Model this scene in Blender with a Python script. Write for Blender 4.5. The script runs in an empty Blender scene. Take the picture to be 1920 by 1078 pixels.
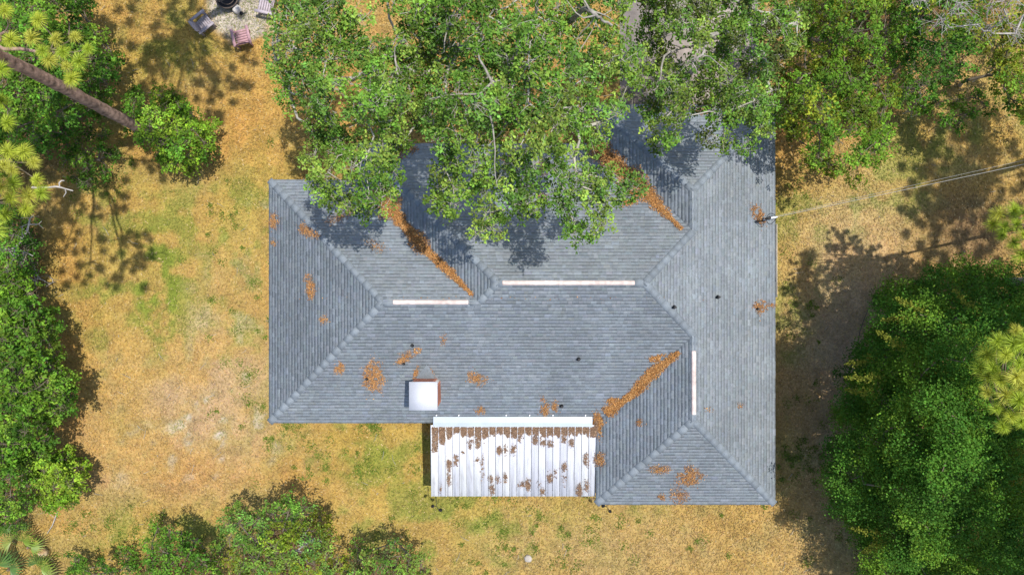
import bpy, math
import numpy as np
from mathutils import Vector, Matrix

# ------------------------------------------------------------------ camera, sky, sun, exposure
S = bpy.context.scene
COL = S.collection
H, F = 32.0, 1280.0                       # drone height (m), focal length in photo pixels
cd = bpy.data.cameras.new('camera'); cam = bpy.data.objects.new('camera', cd); COL.objects.link(cam)
cam.location = (0, 0, H); cam.rotation_euler = (0, 0, 0)
cd.sensor_width = 36; cd.lens = 24.0; cd.clip_start = 0.1; cd.clip_end = 2000
S.camera = cam
SUN = Vector((0.275, 0.10, 1.0)).normalized()
w = bpy.data.worlds.new('World'); S.world = w; w.use_nodes = True
nt = w.node_tree; bg = nt.nodes['Background']
sky = nt.nodes.new('ShaderNodeTexSky'); sky.sky_type = 'NISHITA'; sky.sun_disc = False
sky.sun_elevation = math.asin(SUN.z); sky.sun_rotation = math.atan2(SUN.x, SUN.y)
nt.links.new(sky.outputs[0], bg.inputs[0]); bg.inputs[1].default_value = 0.14
ld = bpy.data.lights.new('sun', 'SUN'); lo = bpy.data.objects.new('sun', ld); COL.objects.link(lo)
ld.energy = 3.7; ld.angle = math.radians(0.5); ld.color = (1.0, 0.955, 0.88)
lo.location = (8, 3, 30); lo.rotation_euler = SUN.to_track_quat('Z', 'Y').to_euler()
S.view_settings.view_transform = 'Standard'; S.view_settings.look = 'None'
S.view_settings.gamma = 1; S.view_settings.use_curve_mapping = False
S.view_settings.exposure = 0.46

R = np.random.default_rng(11)
def rnd(a=0., b=1., n=None): return R.uniform(a, b, n)
def P(px, py, z=0.):
    """world point at height z that the photograph shows at pixel (px, py)"""
    k = (H - z) / F
    return np.array([(px - 960) * k, (539 - py) * k, z])
def PA(uv, z):
    k = (H - z) / F
    return np.stack([(uv[:, 0] - 960) * k, (539 - uv[:, 1]) * k, z], 1)
def unit(v): return v / (np.linalg.norm(v, axis=-1, keepdims=True) + 1e-9)
def lin(*c):
    c = np.array(c, float) / 255
    return np.where(c < .04045, c / 12.92, ((c + .055) / 1.055) ** 2.4)

# ------------------------------------------------------------------ materials
def nodes_of(name):
    m = bpy.data.materials.new(name); m.use_nodes = True
    n = m.node_tree; b = n.nodes['Principled BSDF']
    return m, n, b
def N(n, t, **kw):
    x = n.nodes.new(t)
    for k, v in kw.items(): setattr(x, k, v)
    return x
def mat(name, rgb, rough=.8, var=.25, scale=6., bump=.0, metal=0., attr=False, trans=0., spec=.3, coarse=.0, bscale=60):
    m, n, b = nodes_of(name); L = n.links.new
    tc = N(n, 'ShaderNodeTexCoord'); geo = N(n, 'ShaderNodeNewGeometry')
    ns = N(n, 'ShaderNodeTexNoise'); ns.inputs['Scale'].default_value = scale; ns.inputs['Detail'].default_value = 5
    L(geo.outputs['Position'], ns.inputs['Vector'])
    mr = N(n, 'ShaderNodeMapRange'); mr.inputs[1].default_value = .25; mr.inputs[2].default_value = .75
    mr.inputs[3].default_value = 1 - var; mr.inputs[4].default_value = 1 + var
    L(ns.outputs['Fac'], mr.inputs[0])
    src = mr.outputs[0]
    if coarse:
        n2 = N(n, 'ShaderNodeTexNoise'); n2.inputs['Scale'].default_value = .45; n2.inputs['Detail'].default_value = 4
        L(geo.outputs['Position'], n2.inputs['Vector'])
        m2 = N(n, 'ShaderNodeMapRange'); m2.inputs[1].default_value = .3; m2.inputs[2].default_value = .7
        m2.inputs[3].default_value = 1 - coarse; m2.inputs[4].default_value = 1 + coarse
        L(n2.outputs['Fac'], m2.inputs[0])
        mm = N(n, 'ShaderNodeMath', operation='MULTIPLY'); L(src, mm.inputs[0]); L(m2.outputs[0], mm.inputs[1]); src = mm.outputs[0]
    mx = N(n, 'ShaderNodeVectorMath', operation='SCALE')
    if attr:
        a = N(n, 'ShaderNodeAttribute'); a.attribute_name = 'tint'; L(a.outputs['Color'], mx.inputs[0])
    else: mx.inputs[0].default_value = rgb
    L(src, mx.inputs['Scale'])
    L(mx.outputs[0], b.inputs['Base Color'])
    b.inputs['Roughness'].default_value = rough; b.inputs['Metallic'].default_value = metal
    b.inputs['Specular IOR Level'].default_value = spec
    if bump:
        n3 = N(n, 'ShaderNodeTexNoise'); n3.inputs['Scale'].default_value = bscale; n3.inputs['Detail'].default_value = 3
        L(geo.outputs['Position'], n3.inputs['Vector'])
        bp = N(n, 'ShaderNodeBump'); bp.inputs['Strength'].default_value = bump; bp.inputs['Distance'].default_value = .02
        L(n3.outputs['Fac'], bp.inputs['Height']); L(bp.outputs[0], b.inputs['Normal'])
    if trans:
        t = N(n, 'ShaderNodeBsdfTranslucent'); ms = N(n, 'ShaderNodeMixShader'); ms.inputs[0].default_value = trans
        g = N(n, 'ShaderNodeVectorMath', operation='MULTIPLY'); g.inputs[1].default_value = (1.5, 1.35, .6)
        L(mx.outputs[0], g.inputs[0]); L(g.outputs[0], t.inputs['Color'])
        L(b.outputs[0], ms.inputs[1]); L(t.outputs[0], ms.inputs[2])
        L(ms.outputs[0], n.nodes['Material Output'].inputs['Surface'])
    return m
M = {}
M['leaf'] = mat('leaf', (0, 0, 0), .6, .1, 1.5, attr=True, trans=.27, spec=.12)
M['needle'] = mat('pine_needle', (0, 0, 0), .55, .1, 3, attr=True, trans=.3)
M['litter'] = mat('dry_litter', (0, 0, 0), .9, .15, 8, attr=True)
M['grass'] = mat('lawn_blades', (0, 0, 0), .9, .1, 5, attr=True, trans=.15)
M['ground'] = mat('ground', (0, 0, 0), .95, .30, 9, bump=.9, attr=True, spec=.1, bscale=22)
M['bark'] = mat('oak_bark', (.30, .275, .235), .9, .5, 5, bump=.6, bscale=30)
M['twig'] = mat('pale_twig', (.38, .355, .30), .9, .3, 4)
M['stem'] = mat('brown_stem', (.17, .14, .10), .9, .3, 4)
M['dead'] = mat('weathered_dead_wood', (.40, .37, .34), .9, .3, 6)
M['pinebark'] = mat('pine_bark', (.26, .175, .14), .95, .75, 5, bump=1., bscale=14)
M['shingle'] = mat('asphalt_shingle', (0, 0, 0), .82, .16, 9, attr=True, coarse=.12, bump=.25, bscale=120, spec=.35)
M['underlay'] = mat('shingle_base', (.12, .136, .155), .85, .15, 12, coarse=.07)
M['cap'] = mat('cap_shingle', (.235, .275, .315), .85, .14, 7, coarse=.05, bump=.2, bscale=120)
M['vent'] = mat('ridge_vent_plastic', (.62, .51, .47), .6, .25, 5, coarse=.2)
M['fascia'] = mat('painted_fascia', (.62, .58, .52), .6, .1, 3)
M['wall'] = mat('tan_stucco', (.5, .42, .33), .9, .12, 5, bump=.3)
M['white'] = mat('white_metal', (.78, .79, .82), .38, .05, 2.2, coarse=.05, spec=.5)
M['flash'] = mat('flashing_metal', (.42, .48, .55), .35, .08, 2, spec=.6)
M['cream'] = mat('chimney_cap', (.56, .57, .62), .5, .05, 3, coarse=.06)
M['brick'] = mat('chimney_brick', (.36, .15, .10), .9, .35, 12, bump=.4)
M['black'] = mat('black_rubber', (.015, .015, .017), .6, .2, 10)
M['dark'] = mat('dark_bronze_metal', (.03, .028, .026), .5, .2, 10)
M['conduit'] = mat('galvanised_metal', (.66, .69, .72), .4, .1, 8)
M['cable'] = mat('cable', (.36, .35, .33), .6, .1, 10)
M['concrete'] = mat('concrete', (.42, .38, .33), .95, .2, 3, coarse=.15)
M['asphalt'] = mat('driveway_surface', (.30, .255, .225), .95, .25, 3, coarse=.25, bump=.5)
M['chair_grey'] = mat('weathered_purple_wood', (.33, .29, .31), .8, .2, 10)
M['chair_red'] = mat('faded_red_wood', (.42, .25, .27), .8, .2, 10)
M['chair_pale'] = mat('faded_mauve_wood', (.44, .38, .41), .8, .2, 10)
M['rust'] = mat('rusty_steel', (.10, .075, .06), .8, .4, 14)
M['stone'] = mat('pale_stone', (.62, .58, .54), .9, .2, 8, bump=.5)
M['frond'] = mat('palmetto_frond', (0, 0, 0), .45, .12, 4, attr=True, trans=.15, spec=.5)
M['mortar'] = mat('mortar', (.5, .46, .42), .9, .1, 8)

# ------------------------------------------------------------------ mesh building
ORG = {}
def tag(o, label=None, cat=None, group=None, kind=None, category=None):
    cat = cat or category
    for k, v in (('label', label), ('category', cat), ('group', group), ('kind', kind)):
        if v: o[k] = v
    return o
def empty(name, loc, label, cat, group=None):
    o = bpy.data.objects.new(name, None); COL.objects.link(o); o.location = [float(c) for c in loc]
    o.empty_display_size = .2; ORG[o.name] = np.array(loc, float)
    return tag(o, label, cat, group)
def mesh_data(name, V, faces, m, col=None, smooth=False):
    """faces: array (n,k) or list of such arrays; col: per-vertex rgb"""
    V = np.asarray(V, np.float32)
    fl = faces if isinstance(faces, list) and np.ndim(faces[0]) == 2 else [faces]
    fl = [np.asarray(f, np.int32) for f in fl if len(f)]
    me = bpy.data.meshes.new(name)
    me.vertices.add(len(V)); me.vertices.foreach_set('co', V.ravel())
    nl = sum(f.size for f in fl); npoly = sum(len(f) for f in fl)
    me.loops.add(nl); me.loops.foreach_set('vertex_index', np.concatenate([f.ravel() for f in fl]))
    tot = np.concatenate([np.full(len(f), f.shape[1], np.int32) for f in fl])
    st = np.concatenate([[0], np.cumsum(tot)[:-1]]).astype(np.int32)
    me.polygons.add(npoly); me.polygons.foreach_set('loop_start', st)
    if smooth: me.polygons.foreach_set('use_smooth', np.ones(npoly, bool))
    me.update(calc_edges=True)
    if col is not None:
        a = me.color_attributes.new('tint', 'FLOAT_COLOR', 'POINT')
        c = np.ones((len(V), 4), np.float32); c[:, :3] = col
        a.data.foreach_set('color', c.ravel())
    me.materials.append(m)
    return me
def obj(name, V, faces, m, parent=None, col=None, smooth=False, org=None, **tg):
    if parent is not None: org = ORG[parent.name]
    elif org is None: org = np.zeros(3)
    me = mesh_data(name, np.asarray(V) - org, faces, m, col, smooth)
    o = bpy.data.objects.new(name, me); COL.objects.link(o)
    if parent is not None: o.parent = parent
    else: o.location = org
    ORG[o.name] = np.array(org, float)
    if parent is not None and parent.type == 'MESH': pass
    return tag(o, **tg)
def inst(name, me, parent, loc, mtx=None, **tg):
    """an object sharing mesh data, placed at world loc under parent"""
    o = bpy.data.objects.new(name, me); COL.objects.link(o)
    if parent is not None: o.parent = parent; loc = np.asarray(loc) - ORG[parent.name]
    mm = Matrix.Translation(Vector([float(c) for c in loc]))
    if mtx is not None: mm = mm @ mtx
    o.matrix_basis = mm
    return tag(o, **tg)
class G:
    """collects geometry for one mesh"""
    def __init__(s): s.V = []; s.F = {3: [], 4: []}; s.C = []; s.n = 0
    def add(s, V, faces, c=None):
        V = np.asarray(V, float); f = np.asarray(faces, int)
        s.V.append(V); s.F[f.shape[1]].append(f + s.n)
        s.C.append(np.broadcast_to(np.array(c if c is not None else (1, 1, 1), float), (len(V), 3))); s.n += len(V)
    def box(s, lo, hi, mt=None, c=None):
        x0, y0, z0 = lo; x1, y1, z1 = hi
        V = np.array([[x0,y0,z0],[x1,y0,z0],[x1,y1,z0],[x0,y1,z0],[x0,y0,z1],[x1,y0,z1],[x1,y1,z1],[x0,y1,z1]], float)
        if mt is not None: V = V @ mt[:3, :3].T + mt[:3, 3]
        s.add(V, [[0,3,2,1],[4,5,6,7],[0,1,5,4],[1,2,6,5],[2,3,7,6],[3,0,4,7]], c)
    def tube(s, pts, rad, k=6, cap=True, c=None, bump=0.):
        pts = np.asarray(pts, float); n = len(pts); rad = np.broadcast_to(rad, (n,))
        t = unit(np.gradient(pts, axis=0))
        ref = np.array([0, 0, 1.]) if abs(t[:, 2]).mean() < .8 else np.array([1., 0, 0])
        a = unit(np.cross(t, ref)); b = np.cross(t, a)
        th = np.arange(k) * 2 * math.pi / k
        rr = rad[:, None] * (1 + (R.uniform(-bump, bump, (n, k)) if bump else 0))
        V = pts[:, None] + rr[..., None] * (np.cos(th)[None, :, None] * a[:, None] + np.sin(th)[None, :, None] * b[:, None])
        V = V.reshape(-1, 3); i = np.arange(n - 1)[:, None] * k; j = np.arange(k)[None]; j2 = (j + 1) % k
        Fq = np.stack([i + j, i + j2, i + k + j2, i + k + j], -1).reshape(-1, 4)
        base = s.n; s.add(V, Fq, c)
        if cap:
            for e, off in ((0, 0), (n - 1, (n - 1) * k)):
                s.add(np.vstack([V[off:off + k], pts[e]]), [[q, (q + 1) % k, k] for q in range(k)], c)
    def build(s, name, m, parent=None, smooth=False, col=False, **kw):
        fl = [np.concatenate(s.F[k]) for k in (3, 4) if s.F[k]]
        return obj(name, np.concatenate(s.V), fl, m, parent, np.concatenate(s.C) if col else None, smooth, **kw)
def segs_mesh(A, B, ra, rb, k=4):
    """many tapered tubes at once"""
    n = len(A); t = unit(B - A); ref = np.where(abs(t[:, 2:3]) < .9, np.array([[0, 0, 1.]]), np.array([[1., 0, 0]]))
    a = unit(np.cross(t, ref)); b = np.cross(t, a); th = np.arange(k) * 2 * math.pi / k
    d = np.cos(th)[None, :, None] * a[:, None] + np.sin(th)[None, :, None] * b[:, None]
    V = np.concatenate([A[:, None] + d * np.reshape(ra, (-1, 1, 1)), B[:, None] + d * np.reshape(rb, (-1, 1, 1))], 1)
    i = np.arange(n)[:, None] * 2 * k; j = np.arange(k)[None]; j2 = (j + 1) % k
    Fq = np.stack([i + j, i + j2, i + k + j2, i + k + j], -1).reshape(-1, 4)
    return V.reshape(-1, 3), Fq

# ------------------------------------------------------------------ value noise
_T = np.random.default_rng(5).random((8, 256, 256))
def vn(x, y, sc, seed=0):
    x = np.asarray(x) / sc + 91.3 * (seed + 1); y = np.asarray(y) / sc + 37.7 * (seed + 1)
    xi = np.floor(x).astype(int); yi = np.floor(y).astype(int); fx = x - xi; fy = y - yi
    fx = fx * fx * (3 - 2 * fx); fy = fy * fy * (3 - 2 * fy); T = _T[seed % 8]
    g = lambda a, b: T[a % 256, b % 256]
    return (g(xi, yi) * (1 - fx) + g(xi + 1, yi) * fx) * (1 - fy) + (g(xi, yi + 1) * (1 - fx) + g(xi + 1, yi + 1) * fx) * fy
def fbm(x, y, sc, seed=0, o=4):
    s = 0; a = .5; t = 0
    for i in range(o): s = s + a * vn(x, y, sc / 2 ** i, seed + i * 3); t += a; a *= .55
    return s / t
def sst(v, a, b):
    t = np.clip((v - a) / (b - a), 0, 1); return t * t * (3 - 2 * t)

# ------------------------------------------------------------------ ground
K = 1 / 1.42
OCH, TAN, PINK, GRN, ORG_, SAND, YEL = [lin(*c) * K for c in
    ((197,160,90), (196,162,106), (200,166,132), (138,150,60), (202,148,82), (212,200,182), (186,166,80))]
def blob(u, v, cx, cy, rx, ry, soft=1.):
    d = ((u - cx) / rx) ** 2 + ((v - cy) / ry) ** 2
    return np.exp(-d * soft)
def ground_col(x, y):
    u = 960 + x * F / H; v = 539 - y * F / H
    nA = fbm(x, y, 5, 0); nB = fbm(x, y, 2.2, 1); nC = fbm(x, y, .8, 2, 3); nD = fbm(x, y, 3.5, 4)
    c = np.empty(x.shape + (3,)); c[:] = OCH
    def mixin(col, f):
        nonlocal c; f = np.clip(f, 0, 1)[..., None]; c = c * (1 - f) + col * f
    mixin(TAN, .8 * sst(nA * .5 + nC * .5, .4, .6))
    # bare pinkish soil on the west lawn and along the bottom
    pk = blob(u, v, 430, 690, 110, 210) + .8 * blob(u, v, 240, 860, 120, 70) + .5 * blob(u, v, 1100, 1010, 260, 60) + .2 * blob(u, v, 1600, 430, 150, 60) + .5*blob(u, v, 330, 700, 160, 200)
    mixin(PINK, .75 * pk * (.3 + 1.2 * sst(nB, .35, .65)))
    # green growth
    g = .9 * blob(u, v, 300, 540, 45, 95) + .35 * blob(u, v, 390, 400, 90, 50) + .45 * blob(u, v, 330, 1010, 130, 60) + .35 * blob(u, v, 455, 480, 60, 190) + .3 * blob(u, v, 190, 560, 70, 120) \
        + .55 * blob(u, v, 900, 1010, 260, 60) + .40 * blob(u, v, 700, 860, 160, 80) + .45 * blob(u, v, 1000, 960, 200, 40) \
        + .35 * blob(u, v, 300, 100, 120, 90) + .6 * blob(u, v, 1570, 360, 150, 90) + .8 * blob(u, v, 1475, 850, 22, 60) + .3 * blob(u, v, 1780, 250, 120, 60) \
        + .45 * blob(u, v, 1500, 600, 70, 100) + .35 * blob(u, v, 1600, 950, 80, 130) + .25 * blob(u, v, 170, 420, 120, 110) + .18
    mixin(YEL, .75 * g * sst(nB, .3, .55)); mixin(GRN, g * (.25 + 1.1 * sst(nC * .6 + nD * .4, .45, .62)))
    mixin(lin(184, 156, 104) * K, .5 * (blob(u, v, 1150, 1040, 420, 110)) * (.4 + nC))
    # orange pine straw round the edges
    o = .9 * blob(u, v, 130, 640, 45, 260) + .8 * blob(u, v, 340, 880, 110, 50) + .8 * blob(u, v, 230, 60, 60, 90) + .7 * blob(u, v, 430, 240, 80, 80) \
        + .9 * blob(u, v, 830, 80, 330, 190) + .9 * blob(u, v, 1480, 230, 90, 120) + .6 * blob(u, v, 570, 900, 90, 45) + .5 * blob(u, v, 320, 300, 80, 40) + .5 * blob(u, v, 1640, 480, 100, 30) + .4 * blob(u, v, 1700, 130, 100, 60)
    mixin(ORG_, .6 * o * (.35 + .9 * sst(nB, .3, .6)))
    # leaf mould under the thickets, darkened to paint in the shade beneath
    mould_shade = blob(u, v, 60, 180, 150, 170) + blob(u, v, 10, 720, 90, 260) + blob(u, v, 330, 1070, 90, 70) + blob(u, v, 540, 1050, 100, 90) + blob(u, v, 730, 1080, 80, 60) + blob(u, v, 1850, 820, 130, 300) + blob(u, v, 1590, 60, 100, 130) + blob(u, v, 1790, -10, 120, 110) + blob(u, v, 320, 240, 45, 45) + blob(u, v, 20, 480, 50, 90)
    mixin(lin(112, 84, 58) * K, .85 * sst(mould_shade + .25 * (nC - .5), .35, .75))
    # thatch east of the house painted paler to lift its shade; browner patch beyond
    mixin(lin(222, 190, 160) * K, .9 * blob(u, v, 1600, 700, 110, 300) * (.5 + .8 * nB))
    mixin(lin(150, 120, 96) * K, .7 * blob(u, v, 1820, 440, 90, 90))
    # sand round the fire pit
    s = blob(u, v, 448, 12, 68, 72, .9); s = sst(s + .35 * (nC - .5) + .1 * (nB - .5), .34, .55)
    mixin(SAND * .86, s)
    sp = sst(nC, .64, .76) * (blob(u, v, 400, 800, 110, 90) + blob(u, v, 460, 400, 60, 16) * 1.2 + .5 * blob(u, v, 230, 860, 60, 40) + .3*blob(u, v, 430, 650, 70, 200))
    mixin(SAND, .8 * sp)
    c *= (.76 + .48 * fbm(x, y, .45, 6, 3))[..., None]
    return c
xs = np.concatenate([[-400, -120, -60, -40], np.linspace(-30, 30, 431), [40, 60, 120, 400]])
ys = np.concatenate([[-400, -120, -50, -30], np.linspace(-20, 20, 301), [30, 50, 120, 400]])
X, Y = np.meshgrid(xs, ys, indexing='ij')
Z = (fbm(X, Y, 1.5, 3) - .5) * .06 * (abs(X) < 30) * (abs(Y) < 20)
Vg = np.stack([X, Y, Z], -1).reshape(-1, 3); nx, ny = len(xs), len(ys)
ii, jj = np.meshgrid(np.arange(nx - 1), np.arange(ny - 1), indexing='ij'); q = ii * ny + jj
Fg = np.stack([q, q + ny, q + ny + 1, q + 1], -1).reshape(-1, 4)
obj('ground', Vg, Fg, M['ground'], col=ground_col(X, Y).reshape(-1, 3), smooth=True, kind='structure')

# driveway under the oaks and concrete under the patio cover
g = G(); a = P(1162, -160); b = P(1420, 240); g.box((a[0], b[1], -.2), (b[0], a[1], .05)); g.build('driveway', M['asphalt'], kind='structure')
g = G(); g.box((-3.3, -8.7, -.2), (3.9, -5.4, .09)); g.build('patio_slab', M['concrete'], kind='structure')

def on_hard(x, y):
    return ((x > 5.0) & (x < 11.6) & (y > 7.2)) | ((x > -10) & (x < 11) & (y > -5.4) & (y < 4.2)) | ((x>4)&(x<11)&(y>-9)&(y<7.4)) | ((x > -3.4) & (x < 4) & (y > -8.8) & (y < -5))
def blades(n, x, y, L0, L1, W, col, lift=.02, tilt=.35):
    """n little flat pieces (grass, straw) lying on the ground"""
    L = rnd(L0, L1, n); th = rnd(0, 2 * math.pi, n); ti = rnd(-.1, tilt, n)
    d = np.stack([np.cos(th) * np.cos(ti), np.sin(th) * np.cos(ti), np.abs(np.sin(ti))], 1) * L[:, None]
    s = np.stack([-np.sin(th), np.cos(th), rnd(-.3, .3, n)], 1) * (W * rnd(.6, 1.4, n))[:, None]
    o = np.stack([x, y, np.full(n, lift) + rnd(0, .02, n)], 1)
    V = np.stack([o - s * .5, o + s * .5, o + d], 1).reshape(-1, 3)
    return V, np.arange(3 * n).reshape(-1, 3), np.repeat(col, 3, 0)
n = 330000
x = rnd(-25.5, 25.5, n); y = rnd(-14.5, 14.5, n); k = ~on_hard(x, y); x, y = x[k], y[k]; n = len(x)
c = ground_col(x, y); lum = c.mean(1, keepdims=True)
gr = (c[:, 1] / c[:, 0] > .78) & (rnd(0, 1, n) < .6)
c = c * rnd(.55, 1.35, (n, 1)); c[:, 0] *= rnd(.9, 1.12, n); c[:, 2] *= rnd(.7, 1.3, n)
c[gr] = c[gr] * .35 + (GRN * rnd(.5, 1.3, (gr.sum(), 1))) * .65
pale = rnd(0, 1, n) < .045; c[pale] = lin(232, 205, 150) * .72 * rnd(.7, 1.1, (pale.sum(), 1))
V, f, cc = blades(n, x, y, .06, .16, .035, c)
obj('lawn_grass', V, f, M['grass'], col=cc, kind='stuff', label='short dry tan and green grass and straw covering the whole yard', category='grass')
# green weeds in low tufts
cs = []
for cx, cy, sx, sy, m_ in ((480,640,25,120,34),(430,560,60,120,22),(640,860,110,50,40),(760,900,120,40,40),(920,1000,130,45,60),(1000,1040,110,30,40),(300,1000,80,40,40),(180,1000,50,30,24),
                           (1180,1000,180,35,26),(1560,1000,60,60,34),(1510,570,30,90,34),(1500,840,22,50,26),(1540,880,30,30,14),(545,797,12,4,16),(690,798,14,4,20),(190,300,30,40,30),(170,350,30,30,20),(1530,330,50,40,20),(420,420,40,40,18),(1590,830,30,100,18),(480,740,40,60,16),(1475,850,14,40,20)):
    for _ in range(int(m_ * .55)): cs.append((R.normal(cx, sx), R.normal(cy, sy), rnd(.05, .17)))
cs = np.array(cs); w_ = PA(cs[:, :2], np.zeros(len(cs))); k = ~on_hard(w_[:, 0], w_[:, 1]); cs, w_ = cs[k], w_[k]
m_ = 34; n = len(cs) * m_
o = np.repeat(w_, m_, 0); rr = np.repeat(cs[:, 2], m_)
x = o[:, 0] + R.normal(0, 1, n) * rr; y = o[:, 1] + R.normal(0, 1, n) * rr
c = lin(122, 142, 56) * .8 * rnd(.4, 1.3, (n, 1))
V, f, cc = blades(n, x, y, .05, .11, .045, c, .03, .8)
obj('lawn_weeds', V, f, M['leaf'], col=cc, kind='stuff', label='small green weed tufts dotted over the dry lawn', category='weeds')

g = G()
for _ in range(260):
    x_, y_ = rnd(-24, 24), rnd(-13.5, 13.5)
    if on_hard(x_, y_): continue
    a1 = rnd(0, 6.28); L1 = rnd(.12, .5); p_ = np.array([x_, y_, .05]); d_ = np.array([math.cos(a1), math.sin(a1), 0]) * L1
    g.tube([p_, p_ + d_ * .5 + [rnd(-.04, .04), rnd(-.04, .04), .02], p_ + d_], [.010, .008, .004], 4, cap=False)
g.build('fallen_twigs', M['twig'], kind='stuff', label='small pale twigs fallen all over the lawn', category='twigs')
# ------------------------------------------------------------------ house
EZ, PT = 2.6, .34
XW, XE, YS, YN = -10.45, 11.32, -5.811, 4.617
BX, BN, EX, EN, ES = -6.546, 6.18, 3.63, 7.855, -9.325
rects = [(XW, YS, XE, YN), (BX, YS, XE, BN), (EX, ES, XE, EN)]
def roof_z(x, y):
    z = np.full(np.shape(x), -9.)
    for x0, y0, x1, y1 in rects:
        z = np.maximum(z, EZ + PT * np.minimum.reduce([x - x0, x1 - x, y - y0, y1 - y]))
    return z
house = empty('house', (0, -.5, 0), 'single-storey house with a hipped blue-grey shingle roof and leaf-filled valleys', 'house')
a_, b_, c_ = 5.214, 5.995, 3.845
WR0, WR1 = (XW + a_, YS + a_), (BX + a_, YS + a_)
BR0, BR1 = (BX + b_, YS + b_), (XE - b_, YS + b_)
KS, KN = (EX + c_, YS + c_), (EX + c_, BN - c_)
ER0, ER1 = (EX + c_, EN - c_), (EX + c_, ES + c_)
slopes = [  # eave origin, eave direction, inward direction, outline
    ('west', (XW, YN), (0, -1), (1, 0), [(XW, YN), WR0, (XW, YS)]),
    ('wnorth', (XW, YN), (1, 0), (0, -1), [(XW, YN), WR0, WR1, (BX, YN)]),
    ('south', (XW, YS), (1, 0), (0, 1), [(XW, YS), WR0, WR1, BR0, BR1, KS, (EX, YS)]),
    ('bwest', (BX, BN), (0, -1), (1, 0), [(BX, BN), BR0, WR1, (BX, YN)]),
    ('bnorth', (BX, BN), (1, 0), (0, -1), [(BX, BN), BR0, BR1, KN, (EX, BN)]),
    ('ewn', (EX, EN), (0, -1), (1, 0), [(EX, EN), ER0, KN, (EX, BN)]),
    ('enorth', (EX, EN), (1, 0), (0, -1), [(EX, EN), ER0, (XE, EN)]),
    ('east', (XE, EN), (0, -1), (-1, 0), [(XE, EN), ER0, KN, BR1, KS, ER1, (XE, ES)]),
    ('ews', (EX, YS), (0, -1), (1, 0), [(EX, YS), KS, ER1, (EX, ES)]),
    ('esouth', (EX, ES), (1, 0), (0, 1), [(EX, ES), ER1, (XE, ES)]),
]
CS = 1 / math.sqrt(1 + PT * PT)
BASE = np.array([.205, .230, .252])
dv = .143 * CS
def rowspan(poly, o, e, i, v):
    pts = [((p[0] - o[0]) * e[0] + (p[1] - o[1]) * e[1], (p[0] - o[0]) * i[0] + (p[1] - o[1]) * i[1]) for p in poly]
    us = []
    for (u0, v0), (u1, v1) in zip(pts, pts[1:] + pts[:1]):
        if (v0 - v) * (v1 - v) <= 0 and v0 != v1: us.append(u0 + (u1 - u0) * (v - v0) / (v1 - v0))
    return (min(us), max(us)) if len(us) > 1 else None
singles = 0; tabmesh = {}
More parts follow.
